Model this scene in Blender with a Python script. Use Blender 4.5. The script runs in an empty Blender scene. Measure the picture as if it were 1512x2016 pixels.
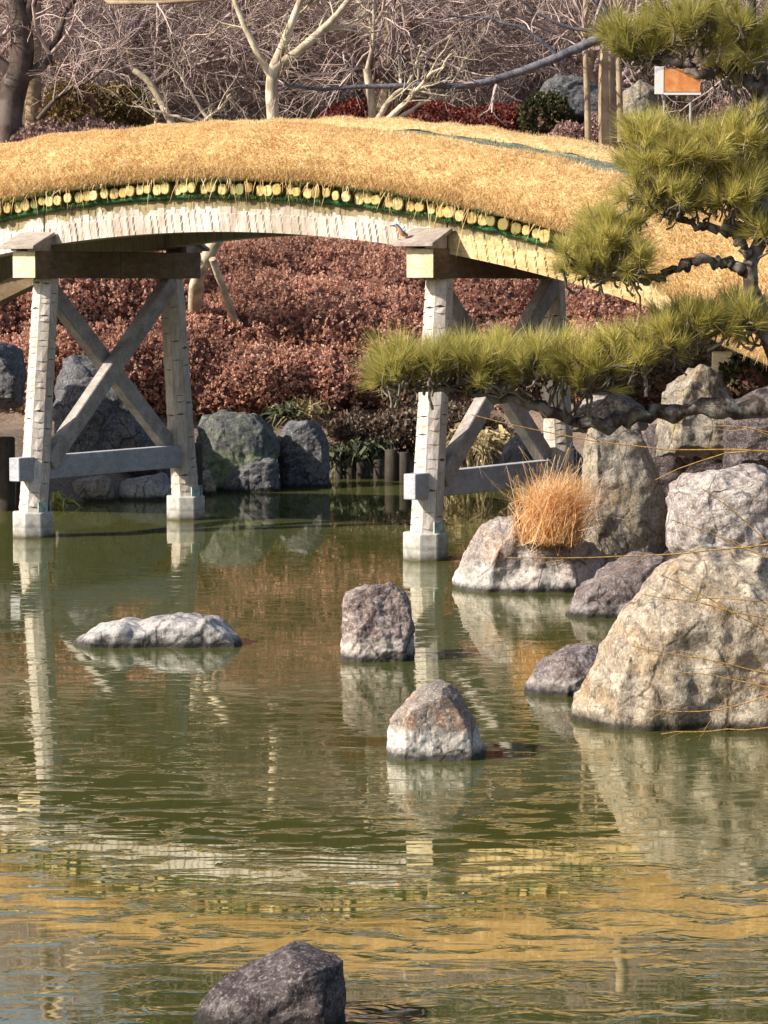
import bpy, bmesh, math, random
import numpy as np
from mathutils import Vector, noise, Matrix

# ------------------------------------------------------------------ camera, sky, sun, exposure
scene = bpy.context.scene
col = scene.collection
EYE = 2.2                       # eye height above the water (m)
FPX = 5900.0                    # focal length in pixels of the 1512 px wide photograph
PITCH = math.atan(460 / FPX)
cam = bpy.data.cameras.new('camera')
cam.sensor_fit = 'HORIZONTAL'; cam.sensor_width = 36.0
cam.lens = FPX / 1512 * 36.0
cam.clip_start = 0.1; cam.clip_end = 2000
camo = bpy.data.objects.new('camera', cam); col.objects.link(camo)
camo.location = (0, 0, EYE); camo.rotation_euler = (math.pi / 2 - PITCH, 0, 0)
scene.camera = camo

SUN_EL = math.radians(33); SUN_DIR = Vector((-0.93, -0.37, 0)).normalized()
world = bpy.data.worlds.new('World'); scene.world = world; world.use_nodes = True
wn = world.node_tree.nodes; wl = world.node_tree.links
bg = wn['Background']; sky = wn.new('ShaderNodeTexSky'); sky.sky_type = 'NISHITA'
sky.sun_disc = False; sky.sun_elevation = SUN_EL
sky.sun_rotation = math.atan2(SUN_DIR.x, SUN_DIR.y)
sky.air_density = 1.0; sky.dust_density = 1.6
wl.new(sky.outputs['Color'], bg.inputs['Color']); bg.inputs['Strength'].default_value = 0.105
sun = bpy.data.lights.new('sun', 'SUN'); sun.energy = 5.0; sun.angle = math.radians(0.6); sun.color = (1.0, 0.93, 0.82)
suno = bpy.data.objects.new('sun', sun); col.objects.link(suno)
to_sun = Vector((SUN_DIR.x * math.cos(SUN_EL), SUN_DIR.y * math.cos(SUN_EL), math.sin(SUN_EL)))
suno.rotation_euler = to_sun.to_track_quat('Z', 'Y').to_euler(); suno.location = (-20, -20, 30)
scene.view_settings.view_transform = 'Standard'; scene.view_settings.look = 'None'
scene.view_settings.exposure = 0.76; scene.view_settings.gamma = 1.0
scene.cycles.max_bounces = 6; scene.cycles.transparent_max_bounces = 8
scene.cycles.caustics_reflective = False; scene.cycles.caustics_refractive = False

rng = np.random.default_rng(7); random.seed(7)

# ------------------------------------------------------------------ helpers: survey of the place
def ray(px, py):
    a = (px - 756) / FPX; b = (1008 - py) / FPX
    return np.array([a, math.cos(PITCH) + b * math.sin(PITCH), -math.sin(PITCH) + b * math.cos(PITCH)])
def at(px, py, Y):                       # a point surveyed from its bearing and its distance
    d = ray(px, py); t = Y / d[1]
    return np.array([d[0] * t, Y, EYE + d[2] * t])
def on_water(px, py):
    d = ray(px, py); t = -EYE / d[2]
    return np.array([d[0] * t, d[1] * t, 0.0])

# ------------------------------------------------------------------ helpers: objects
def tag(o, label=None, cat=None, group=None, kind=None):
    if label: o['label'] = label
    if cat: o['category'] = cat
    if group: o['group'] = group
    if kind: o['kind'] = kind
    return o
def empty(name, loc=(0, 0, 0)):
    o = bpy.data.objects.new(name, None); o.location = loc; o.empty_display_size = 0.1
    col.objects.link(o); return o
def link(name, me, parent=None, mats=()):
    o = bpy.data.objects.new(name, me); col.objects.link(o)
    for m in (mats if isinstance(mats, (list, tuple)) else [mats]): me.materials.append(m)
    if parent is not None:
        o.parent = parent
        if parent.name in root_loc: o.matrix_parent_inverse = Matrix.Translation(-root_loc[parent.name])
    return o
root_loc = {}
def root(name, loc=(0, 0, 0)):           # an Empty at the base of a thing; its parts keep world coordinates
    o = empty(name, tuple(loc)); root_loc[o.name] = Vector([float(c) for c in loc]); return o
def np_mesh(name, V, F, smooth=False, mi=None):
    V = np.asarray(V, dtype=np.float32); F = np.asarray(F, dtype=np.int32)
    me = bpy.data.meshes.new(name)
    k = F.shape[1]; nf = F.shape[0]
    me.vertices.add(len(V)); me.vertices.foreach_set('co', V.ravel())
    me.loops.add(nf * k); me.loops.foreach_set('vertex_index', F.ravel())
    me.polygons.add(nf); me.polygons.foreach_set('loop_start', np.arange(0, nf * k, k, dtype=np.int32))
    if mi is not None: me.polygons.foreach_set('material_index', np.asarray(mi, dtype=np.int32))
    me.polygons.foreach_set('use_smooth', np.full(nf, smooth, dtype=bool))
    me.update(calc_edges=True); me.validate()
    return me
class MB:                                # collects shapes for ONE mesh
    def __init__(s): s.v = []; s.f = []; s.m = []; s.sm = []
    def add(s, v, f, m=0, smooth=False):
        b = len(s.v); s.v += [tuple(float(c) for c in p) for p in v]
        for q in f: s.f.append(tuple(b + i for i in q)); s.m.append(m); s.sm.append(smooth)
    def hexa(s, c8, m=0):                # 8 corners: bottom 4 (ccw), top 4
        s.add(c8, [(3, 2, 1, 0), (4, 5, 6, 7), (0, 1, 5, 4), (1, 2, 6, 5), (2, 3, 7, 6), (3, 0, 4, 7)], m)
    def beam(s, p, q, w, h, side=(0, 0, 1), m=0):
        p = Vector([float(c) for c in p]); q = Vector([float(c) for c in q])
        d = (q - p).normalized(); up = Vector(side); r = d.cross(up).normalized(); up = r.cross(d).normalized()
        c = []
        for e in (p, q):
            for a, b in ((-1, -1), (1, -1), (1, 1), (-1, 1)): c.append(e + r * a * w / 2 + up * b * h / 2)
        s.add(c, [(0, 1, 2, 3), (7, 6, 5, 4), (0, 4, 5, 1), (1, 5, 6, 2), (2, 6, 7, 3), (3, 7, 4, 0)], m)
    def tube(s, pts, rad, n=8, m=0, cap=True, smooth=True):
        pts = [Vector([float(c) for c in p]) for p in pts]; b = []
        nrm = None; vs = []; fs = []
        for i, p in enumerate(pts):
            d = (pts[min(i + 1, len(pts) - 1)] - pts[max(i - 1, 0)]).normalized()
            if nrm is None: nrm = d.orthogonal().normalized()
            nrm = (nrm - d * nrm.dot(d)).normalized(); bi = d.cross(nrm)
            r = rad[i] if hasattr(rad, '__len__') else rad
            for k in range(n):
                a = 2 * math.pi * k / n
                vs.append(p + nrm * math.cos(a) * r + bi * math.sin(a) * r)
        for i in range(len(pts) - 1):
            for k in range(n):
                fs.append((i * n + k, i * n + (k + 1) % n, (i + 1) * n + (k + 1) % n, (i + 1) * n + k))
        s.add(vs, fs, m, smooth)
        if cap:
            L = len(pts) - 1
            s.add(vs[:n], [tuple(range(n - 1, -1, -1))], m); s.add(vs[L * n:], [tuple(range(n))], m)
    def build(s, name, mats, parent=None):
        me = bpy.data.meshes.new(name); me.from_pydata(s.v, [], s.f)
        me.polygons.foreach_set('material_index', s.m); me.polygons.foreach_set('use_smooth', s.sm); me.update()
        return link(name, me, parent, mats)
def bevel(o, w, seg=1):
    m = o.modifiers.new('bevel', 'BEVEL'); m.width = w; m.segments = seg; m.limit_method = 'ANGLE'; m.angle_limit = math.radians(40)
    return o

# ------------------------------------------------------------------ helpers: materials
def rgb(h):
    h = h.lstrip('#'); c = [int(h[i:i + 2], 16) / 255 for i in (0, 2, 4)]
    return tuple(((x / 12.92) if x <= 0.04045 else ((x + 0.055) / 1.055) ** 2.4) for x in c) + (1.0,)
class Mat:
    def __init__(s, name, rough=0.85, spec=0.25):
        s.m = bpy.data.materials.new(name); s.m.use_nodes = True; s.nt = s.m.node_tree
        s.b = s.nt.nodes['Principled BSDF']; s.b.inputs['Roughness'].default_value = rough
        s.b.inputs['Specular IOR Level'].default_value = spec; s.out = s.nt.nodes['Material Output']
        s.tc = s.n('ShaderNodeTexCoord'); s.geo = s.n('ShaderNodeNewGeometry')
    def n(s, t, **kw):
        x = s.nt.nodes.new(t)
        for k, v in kw.items(): setattr(x, k, v)
        return x
    def l(s, a, b): s.nt.links.new(a, b)
    def coord(s, scale=(1, 1, 1), rot=(0, 0, 0), src='Object'):
        mp = s.n('ShaderNodeMapping'); mp.inputs['Scale'].default_value = scale; mp.inputs['Rotation'].default_value = rot
        s.l(s.tc.outputs[src], mp.inputs['Vector']); return mp.outputs['Vector']
    def noise(s, scale=5, detail=4, rough=0.55, vec=None, dist=0.0):
        x = s.n('ShaderNodeTexNoise'); x.inputs['Scale'].default_value = scale; x.inputs['Detail'].default_value = detail
        x.inputs['Roughness'].default_value = rough; x.inputs['Distortion'].default_value = dist
        s.l(vec if vec is not None else s.tc.outputs['Object'], x.inputs['Vector']); return x.outputs['Fac']
    def voro(s, scale, feature='F1', vec=None, out='Distance', rnd=1.0):
        x = s.n('ShaderNodeTexVoronoi'); x.feature = feature; x.inputs['Scale'].default_value = scale
        x.inputs['Randomness'].default_value = rnd
        s.l(vec if vec is not None else s.tc.outputs['Object'], x.inputs['Vector']); return x.outputs[out]
    def ramp(s, fac, stops, interp='LINEAR'):
        r = s.n('ShaderNodeValToRGB'); r.color_ramp.interpolation = interp; e = r.color_ramp.elements
        while len(e) < len(stops): e.new(0.5)
        for i, (p, c) in enumerate(stops):
            e[i].position = p; e[i].color = c if not isinstance(c, (int, float)) else (c, c, c, 1)
        s.l(fac, r.inputs['Fac']); return r.outputs['Color']
    def mix(s, fac, a, b, mode='MIX'):
        x = s.n('ShaderNodeMix', data_type='RGBA', blend_type=mode)
        for sock, v in ((x.inputs[0], fac), (x.inputs[6], a), (x.inputs[7], b)):
            if isinstance(v, (int, float)): sock.default_value = v
            elif isinstance(v, tuple): sock.default_value = v
            else: s.l(v, sock)
        return x.outputs[2]
    def math(s, op, a, b=0.0, clamp=False):
        x = s.n('ShaderNodeMath', operation=op); x.use_clamp = clamp
        for sock, v in ((x.inputs[0], a), (x.inputs[1], b)):
            if isinstance(v, (int, float)): sock.default_value = v
            else: s.l(v, sock)
        return x.outputs[0]
    def madd(s, a, k, b):
        x = s.n('ShaderNodeMath', operation='MULTIPLY_ADD'); s.l(a, x.inputs[0]); x.inputs[1].default_value = k; x.inputs[2].default_value = b; return x.outputs[0]
    def z(s):
        x = s.n('ShaderNodeSeparateXYZ'); s.l(s.geo.outputs['Position'], x.inputs[0]); return x.outputs['Z']
    def bump(s, h, strength=0.5, dist=0.02, prev=None):
        x = s.n('ShaderNodeBump'); x.inputs['Strength'].default_value = strength; x.inputs['Distance'].default_value = dist
        s.l(h, x.inputs['Height'])
        if prev is not None: s.l(prev, x.inputs['Normal'])
        return x.outputs['Normal']
    def done(s, color, normal=None):
        if isinstance(color, tuple): s.b.inputs['Base Color'].default_value = color
        else: s.l(color, s.b.inputs['Base Color'])
        if normal is not None: s.l(normal, s.b.inputs['Normal'])
        return s.m

def wood_mat(name, light, mid, dark, grain=(2, 2, 14), stain=0.5, crack=0.25, rough=0.85):
    m = Mat(name, rough, 0.15)
    g = m.noise(3.0, 6, 0.65, m.coord(grain)); fine_ = m.noise(9.0, 4, 0.6, m.coord(grain), 0.4)
    big = m.noise(1.3, 4, 0.65); spot = m.noise(8, 5, 0.7); blot = m.noise(4.2, 5, 0.75)
    c = m.ramp(g, [(0.3, mid), (0.6, light)])
    c = m.mix(m.ramp(big, [(0.44, 0.0), (0.70, stain)]), c, dark)
    c = m.mix(m.ramp(blot, [(0.52, 0.0), (0.70, stain * .8)]), c, mid)
    c = m.mix(m.ramp(spot, [(0.58, 0.0), (0.78, crack)]), c, dark)
    c = m.mix(m.ramp(m.math('ABSOLUTE', m.math('SUBTRACT', fine_, 0.5)), [(0.0, 0.55), (0.03, 0.0)]), c, dark)
    n = m.bump(g, 0.4, 0.005); n = m.bump(spot, 0.3, 0.008, n)
    return m.done(c, n)
def rock_mat(name, base, second, pale, dark, lichen=0.4, band=None, rust=None, scale=1.0, strata=0.0, darkmix=1.0):
    m = Mat(name, 0.88, 0.2)
    n1 = m.noise(2.2 * scale, 6, 0.62); n2 = m.noise(7 * scale, 6, 0.7, dist=0.6); n3 = m.noise(26 * scale, 4, 0.65)
    c = m.ramp(n1, [(0.36, base), (0.62, second)])
    vec = m.coord((1, 1, 3.2), (0.5, 0.7, 0.2)); st = m.noise(4.5 * scale, 5, 0.65, vec, 0.8)
    c = m.mix(m.ramp(st, [(0.50, 0.0), (0.66, strata)]), c, pale)
    if rust: c = m.mix(m.ramp(m.noise(3.1 * scale, 4, 0.6, m.coord((1.3, 1, 0.7))), [(0.5, 0.0), (0.68, 0.75)]), c, rust)
    c = m.mix(m.ramp(n2, [(0.52, 0.0), (0.68, lichen)]), c, pale)
    c = m.mix(m.ramp(n2, [(0.30, 0.6 * darkmix), (0.45, 0.0)]), c, dark)
    c = m.mix(m.ramp(n3, [(0.34, 0.55 * darkmix), (0.5, 0.0)]), c, dark)
    c = m.mix(m.ramp(m.noise(48 * scale, 3, 0.6), [(0.54, 0.0), (0.68, 0.5)]), c, pale)
    c = m.mix(m.ramp(m.noise(60 * scale, 4, 0.7, m.coord((1, 1, 0.5), (0.3, 0.4, 0.1))), [(0.34, 0.7 * darkmix), (0.46, 0.0)]), c, dark)
    zz = m.z()
    if band:                              # mineral tide mark left by the pond
        h, amt = band
        e = m.math('ADD', zz, m.math('MULTIPLY', m.math('SUBTRACT', n2, 0.5), 0.35 * h))
        f = m.ramp(m.math('DIVIDE', e, h * 1.3), [(0.0, amt), (0.62, amt * 0.9), (0.82, 0.0)])
        c = m.mix(m.mix(1.0, f, m.ramp(n3, [(0.3, 0.25), (0.6, 1.0)]), 'MULTIPLY'), c, pale)
    wet = m.ramp(m.math('ADD', m.math('DIVIDE', zz, 0.08), m.math('MULTIPLY', n3, 0.4)), [(0.45, 0.9), (0.95, 0.0)])
    c = m.mix(wet, c, (0.012, 0.011, 0.008, 1))
    wv_ = m.n('ShaderNodeVectorMath', operation='ADD'); nz = m.n('ShaderNodeTexNoise'); nz.inputs['Scale'].default_value = 3.0 * scale; nz.inputs['Detail'].default_value = 5
    cc_ = m.coord((1.3, 1.0, 0.75), (0.3, 0.6, 0.2)); m.l(cc_, nz.inputs['Vector'])
    sc_ = m.n('ShaderNodeVectorMath', operation='SCALE'); sc_.inputs['Scale'].default_value = 0.28 / scale; m.l(nz.outputs['Color'], sc_.inputs[0]); m.l(cc_, wv_.inputs[0]); m.l(sc_.outputs[0], wv_.inputs[1])
    ed_ = m.voro(2.3 * scale, 'DISTANCE_TO_EDGE', wv_.outputs[0])
    part = m.ramp(n1, [(0.42, 0.0), (0.56, 0.75)])
    crack = m.ramp(ed_, [(0.004, 0.0), (0.03, 1.0)])
    inv = m.math('SUBTRACT', 1.0, crack)
    c = m.mix(m.mix(1.0, part, inv, 'MULTIPLY'), c, dark)
    hgt = m.math('ADD', m.math('MULTIPLY', n2, 0.7), m.math('MULTIPLY', n3, 0.3))
    nn = m.bump(hgt, 0.7, 0.04 / scale)
    nn = m.bump(crack, 0.25, 0.02 / scale, nn)
    nn = m.bump(m.noise(75 * scale, 3, 0.6), 0.35, 0.006, nn)
    return m.done(c, nn)
def leaf_mat(name, stops, rough=0.6, trans=0.25, patch=1.2):
    m = Mat(name, rough, 0.3)
    c = m.ramp(m.geo.outputs['Random Per Island'], stops)
    p = m.noise(patch, 3, 0.6)
    c = m.mix(m.ramp(p, [(0.36, 0.55), (0.58, 0.0)]), c, stops[0][1])
    c = m.mix(m.ramp(m.noise(patch * 5, 3, 0.6), [(0.36, 0.35), (0.55, 0.0)]), c, stops[0][1])
    m.l(c, m.b.inputs['Base Color'])
    t = m.n('ShaderNodeBsdfTranslucent'); m.l(c, t.inputs['Color'])
    mx = m.n('ShaderNodeMixShader'); mx.inputs[0].default_value = trans
    m.l(m.b.outputs[0], mx.inputs[1]); m.l(t.outputs[0], mx.inputs[2]); m.l(mx.outputs[0], m.out.inputs['Surface'])
    return m.m
def bark_mat(name, a, b, lich=None, scale=14, amt=0.6):
    m = Mat(name, 0.9, 0.15)
    n1 = m.noise(scale, 5, 0.65, m.coord((1, 1, 0.4))); n2 = m.noise(scale * 0.4, 4, 0.6)
    c = m.ramp(n1, [(0.35, a), (0.65, b)])
    if lich: c = m.mix(m.ramp(n2, [(0.45, 0.0), (0.6, amt)]), c, lich)
    return m.done(c, m.bump(n1, 0.6, 0.02))

# ================================================================== the setting
# ---- ground: one sheet, the pond is a hollow in it
POND = np.array([(-30, 24), (-12, 26.0), (-6, 27.3), (-3.3, 29.0), (-2.6, 29.9), (-1.7, 31.9), (-.5, 33.0), (.3, 33.4), (1.2, 34.0),
                 (2.3, 32.0), (2.6, 28), (2.35, 25.5), (2.0, 23.6), (1.75, 22.3), (1.75, 20.5), (1.9, 19), (1.75, 16.6), (2.0, 14.6), (2.05, 12.5),
                 (2.2, 9), (2.8, 5), (2.6, 2.4), (-3, 1.8), (-30, 2.5)], float)
def pond_dist(x, y):                     # >0 outside the pond
    x = np.asarray(x, float); y = np.asarray(y, float)
    d = np.full(x.shape, 1e9); ins = np.zeros(x.shape, bool)
    for i in range(len(POND)):
        ax, ay = POND[i]; bx, by = POND[(i + 1) % len(POND)]
        ex, ey = bx - ax, by - ay
        t = np.clip(((x - ax) * ex + (y - ay) * ey) / (ex * ex + ey * ey), 0, 1)
        d = np.minimum(d, np.hypot(x - ax - t * ex, y - ay - t * ey))
        c = ((ay > y) != (by > y)) & (x < (bx - ax) * (y - ay) / (by - ay + 1e-12) + ax)
        ins ^= c
    return np.where(ins, -d, d)
def sstep(a, b, x): t = np.clip((x - a) / (b - a), 0, 1); return t * t * (3 - 2 * t)
def ground_h(x, y):
    x = np.asarray(x, float); y = np.asarray(y, float)
    d = pond_dist(x, y)
    h = np.where(d < 0, -0.6 * sstep(0, 1.3, -d) - 0.02, 0.30 * sstep(0, 0.35, d) + 0.25 * sstep(0.3, 2.5, d))
    out = sstep(0, 1.2, d)
    yy = y + 0.12 * x
    hill = 0.37 * np.clip(yy - 33.5, 0, 9) + 0.12 * np.clip(yy - 42.5, 0, 8) + 0.27 * np.clip(yy - 50.5, 0, 30) + 0.01 * np.clip(yy - 80, 0, 60)
    h = h + hill * out
    rb = np.exp(-((y - 22.5) / 3.2) ** 2) * sstep(2.5, 3.6, x) * 1.55 * out      # mound the bridge lands on
    h = h + rb
    lb = np.exp(-((y - 28.3) / 2.6) ** 2) * sstep(-6.6, -8.0, x) * 1.3 * out
    return h + lb + 0.05 * out * np.sin(x * 1.7 + 1) * np.cos(y * 1.3)
def axis(lo, hi, f0, f1, fine, big):  # denser where the picture looks
    a = [np.linspace(lo, f0, big, endpoint=False), np.linspace(f0, f1, fine, endpoint=False), np.linspace(f1, hi, big)]
    return np.concatenate(a)
gx = axis(-400, 400, -14, 12, 150, 26); gy = axis(-150, 700, 0, 62, 260, 26)
GX, GY = np.meshgrid(gx, gy); GZ = ground_h(GX, GY)
nx, ny = len(gx), len(gy)
V = np.stack([GX.ravel(), GY.ravel(), GZ.ravel()], 1)
idx = np.arange(nx * ny).reshape(ny, nx)
F = np.stack([idx[:-1, :-1].ravel(), idx[:-1, 1:].ravel(), idx[1:, 1:].ravel(), idx[1:, :-1].ravel()], 1)
m = Mat('soil_and_leaf_litter', 0.95, 0.1)
n1 = m.noise(0.8, 5, 0.6); n2 = m.noise(9, 5, 0.7); n3 = m.noise(40, 3, 0.6)
c = m.ramp(n1, [(0.35, rgb('#5c5046')), (0.65, rgb('#8a786a'))])
c = m.mix(m.ramp(n2, [(0.45, 0.0), (0.65, 0.5)]), c, rgb('#8f7c68'))
c = m.mix(m.ramp(n3, [(0.3, 0.6), (0.5, 0.0)]), c, rgb('#2c251c'))
c = m.mix(m.ramp(m.z(), [(0.0, 1.0), (0.02, 0.0)]), c, rgb('#4a4326'))
ground_mat = m.done(c, m.bump(n2, 0.7, 0.06))
tag(link('ground', np_mesh('ground', V, F, True), None, ground_mat), kind='structure')

# ---- pond water
m = Mat('pond_water'); nt = m.nt; nt.nodes.remove(m.b)
fine = m.noise(1.0, 2, 0.5, m.coord((3.2, 9.0, 1)), 0.3)
mid = m.noise(1.0, 2, 0.5, m.coord((1.5, 4.6, 1), (0, 0, 0.10)), 0.4)
gust = m.noise(1.0, 2, 0.5, m.coord((0.16, 0.30, 1)))
sep = m.n('ShaderNodeSeparateXYZ'); m.l(m.geo.outputs['Position'], sep.inputs[0])
near = m.n('ShaderNodeMapRange'); near.inputs['From Min'].default_value = 24; near.inputs['From Max'].default_value = 10
near.inputs['To Min'].default_value = 0.14; near.inputs['To Max'].default_value = 1.0; m.l(sep.outputs['Y'], near.inputs['Value'])
amp = m.math('MULTIPLY', near.outputs[0], m.ramp(gust, [(0.35, 0.45), (0.65, 1.0)]))
sparse = m.ramp(m.noise(1.0, 3, 0.55, m.coord((4.4, 7.6, 1), (0, 0, -0.10)), 0.5), [(0.50, 0.0), (0.74, 1.0)], 'EASE')
h = m.math('MULTIPLY', m.math('ADD', m.math('ADD', m.math('MULTIPLY', fine, 0.16), m.math('MULTIPLY', mid, 0.45)), m.math('MULTIPLY', sparse, 0.9)), amp)
wnorm = m.bump(h, 1.0, 0.0033)
fr = m.n('ShaderNodeFresnel'); fr.inputs['IOR'].default_value = 1.40; m.l(wnorm, fr.inputs['Normal'])
gl = m.n('ShaderNodeBsdfGlossy'); gl.inputs['Roughness'].default_value = 0.02; m.l(wnorm, gl.inputs['Normal'])
gl.inputs['Color'].default_value = (1.0, 0.99, 0.90, 1)
df = m.n('ShaderNodeBsdfDiffuse')
m.l(m.ramp(m.noise(0.35, 3, 0.5), [(0.35, rgb('#565a2c')), (0.65, rgb('#626438'))]), df.inputs['Color'])
tr = m.n('ShaderNodeBsdfTransparent'); tr.inputs['Color'].default_value = rgb('#b5a55c')
body = m.n('ShaderNodeMixShader'); body.inputs[0].default_value = 0.35
m.l(df.outputs[0], body.inputs[1]); m.l(tr.outputs[0], body.inputs[2])
ms = m.n('ShaderNodeMixShader'); m.l(m.madd(fr.outputs[0], 0.16, 0.46), ms.inputs[0]); m.l(body.outputs[0], ms.inputs[1]); m.l(gl.outputs[0], ms.inputs[2])
m.l(ms.outputs[0], m.out.inputs['Surface'])
wv = [(-31, 1, 0), (4, 1, 0), (4, 36, 0), (-31, 36, 0)]
tag(link('water', np_mesh('water', wv, [(0, 1, 2, 3)]), None, m.m), kind='structure')

# ================================================================== the bridge
F1 = np.array([-3.00, 25.53]); U = np.array([0.8467, -0.5321]); N = np.array([0.5321, 0.8467])
def B(s, n, z): p = F1 + U * s + N * n; return np.array([p[0], p[1], z])
def gb(s): return -0.0362 * s * s + 0.1263 * s + 2.471      # underside of the arched girder
def gt(s): return gb(s) + 0.295 - 0.002 * s * s             # its top
def tb(s): return gt(s) + 0.125 - 0.42 * sstep(5.5, 6.5, s)                             # foot of the turf edging
def tt(s):
    s = np.asarray(s, float); q = -0.0338 * s * s + 0.1013 * s + 3.41
    return np.where(s > 5.4, (-0.0338 * 29.16 + 0.547 + 3.41) - 0.20 * (s - 5.4), q)
bridge = root('arched_bridge', B(2, 1.1, 0)); 
tag(bridge, 'arched wooden bridge edged with thick golden dry turf on white hewn posts', 'bridge')

pale_wood = wood_mat('weathered_pale_wood', rgb('#ddd3c9'), rgb('#b3a598'), rgb('#6d5a3c'), (14, 14, 2), 0.4, 0.5)
warm_wood = wood_mat('weathered_warm_wood', rgb('#dcc294'), rgb('#b0915c'), rgb('#6a5020'), (3, 3, 9), 0.6, 0.4)
grey_wood = wood_mat('grey_wood', rgb('#b4aca6'), rgb('#8e857d'), rgb('#4e443a'), (3, 3, 3), 0.4, 0.4)
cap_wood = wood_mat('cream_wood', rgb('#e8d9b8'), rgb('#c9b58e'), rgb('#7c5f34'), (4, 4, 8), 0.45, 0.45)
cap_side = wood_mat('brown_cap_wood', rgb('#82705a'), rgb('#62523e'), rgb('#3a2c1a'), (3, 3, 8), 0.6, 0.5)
stain_wood = wood_mat('moss_stained_wood', rgb('#a3936f'), rgb('#7c6f52'), rgb('#4c4a2c'), (10, 10, 2), 0.6, 0.5)
board_wood = wood_mat('brown_grey_board', rgb('#b0a498'), rgb('#8a7e73'), rgb('#4a3f35'), (3, 8, 3), 0.4, 0.4)
girder_wood = wood_mat('stained_girder_wood', rgb('#cfc7bf'), rgb('#a3968a'), rgb('#7d6440'), (7, 7, 1.5), 0.55, 0.5)
tie_wood = wood_mat('pale_blue_grey_wood', rgb('#b8b8be'), rgb('#9b9aa0'), rgb('#6e6a58'), (3, 3, 6), 0.35, 0.3)
groove = Mat('adze_grooves', 0.95, 0.1).done(rgb('#6e6356'))
m = Mat('concrete_footing', 0.85, 0.2)
q1 = m.noise(14, 5, 0.6); zz = m.z()
c = m.ramp(q1, [(0.3, rgb('#96918a')), (0.65, rgb('#c6c1b8'))])
c = m.mix(m.ramp(m.math('ADD', m.math('MULTIPLY', zz, 6), m.math('MULTIPLY', q1, 0.3)), [(0.2, 1.0), (0.36, 0.55), (0.62, 0.15), (0.7, 0.45), (0.95, 0.0)]), c, rgb('#5a5546'))
concrete = m.done(c, m.bump(q1, 0.3, 0.01))
m = Mat('copper_bracket', 0.5, 0.4); bracket_mat = m.done(m.ramp(m.noise(20), [(0.4, rgb('#7d948c')), (0.6, rgb('#b4c0ba'))]))

R = random.Random(3)
def girder(s0, s1, nf, nb, mats, sign=-1):
    """curved beam with adze-hewn front face: two rows of raised tool marks"""
    mb = MB(); K = max(8, int((s1 - s0) * 10))
    ss = np.linspace(s0, s1, K + 1)
    for i in range(K):
        a, b = ss[i], ss[i + 1]
        v = [B(a, nf, gb(a)), B(b, nf, gb(b)), B(b, nb, gb(b)), B(a, nb, gb(a)), B(a, nf, gt(a)), B(b, nf, gt(b)), B(b, nb, gt(b)), B(a, nb, gt(a))]
        fs = [(3, 2, 1, 0), (4, 5, 6, 7), (2, 3, 7, 6)]
        mb.add(v, fs, 0); mb.add(v, [(0, 1, 5, 4)], 1)
        if i == 0: mb.add(v, [(3, 0, 4, 7)], 0)
        if i == K - 1: mb.add(v, [(1, 2, 6, 5)], 0)
    # hewn face: one continuous skin, shallow scallops left by the adze in two uneven rows
    def marks(w0):
        q = [s0]
        while q[-1] < s1: q.append(q[-1] + w0 * R.uniform(0.7, 1.35))
        return np.array(q), [R.uniform(0.25, 1.0) for _ in q], [R.uniform(-.03, .03) for _ in q]
    M1, M2 = marks(0.084), marks(0.080); fr_ = [0, .06, .14, .24, .34, .44, .50, .54, .60, .66, .72, .78, .84, .90, .95, 1.0]
    cols = np.arange(s0, s1 - 1e-6, 0.0105); cols = np.append(cols, s1); vs = []
    for a in cols:
        split = 0.53 + 0.05 * noise.noise(Vector((a * 14, s0, 0)))
        fade = 0.35 + 0.65 * min(1, max(0, 0.6 + 1.3 * noise.noise(Vector((a * .9, 7, 0)))))
        for f in fr_:
            z = gb(a) + (gt(a) - gb(a)) * f
            mk, am, ln = M1 if f < split else M2
            k = int(np.searchsorted(mk, a + (f - .3) * 0.05, 'right')) - 1; k = min(max(k, 0), len(mk) - 2)
            t = min(max((a + (f - .3) * 0.05 - mk[k]) / (mk[k + 1] - mk[k]), 0), 1)
            d = 0.004 + fade * am[k] * (0.018 * t * t if f < split else 0.013 * t) + (0.006 if f < split else 0)
            d += 0.0015 * noise.noise(Vector((a * 30, f * 9, 2)))
            vs.append(B(a, nf + sign * d, z))
    nr_ = len(fr_); fs = []; fm = []
    for c_ in range(len(cols) - 1):
        for r_ in range(nr_ - 1):
            q = (c_ * nr_ + r_, (c_ + 1) * nr_ + r_, (c_ + 1) * nr_ + r_ + 1, c_ * nr_ + r_ + 1); fs.append(q if sign < 0 else q[::-1])
            drip = 0.66 + 0.22 * noise.noise(Vector((cols[c_] * 5, 3, s0))) + 0.16 * noise.noise(Vector((cols[c_] * 17, 9, s0))); fm.append(2 if fr_[r_] > drip else 0)
    for q_, m_ in ((0, 0), (2, 2)): mb.add(vs, [f_ for f_, k_ in zip(fs, fm) if k_ == m_], m_)
    return mb.build('girder', mats, bridge)
soft_groove = Mat('soft_adze_grooves', 0.95, 0.1).done(rgb('#a5967e'))
for (a, b, mt) in ((-4.1, 0.02, pale_wood), (0.04, 4.02, girder_wood), (4.04, 6.1, warm_wood)):
    girder(a, b, 0.16, 0.34, [mt, soft_groove, stain_wood])
    girder(a, b, 2.06, 1.88, [mt, soft_groove, stain_wood], 1)

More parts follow.
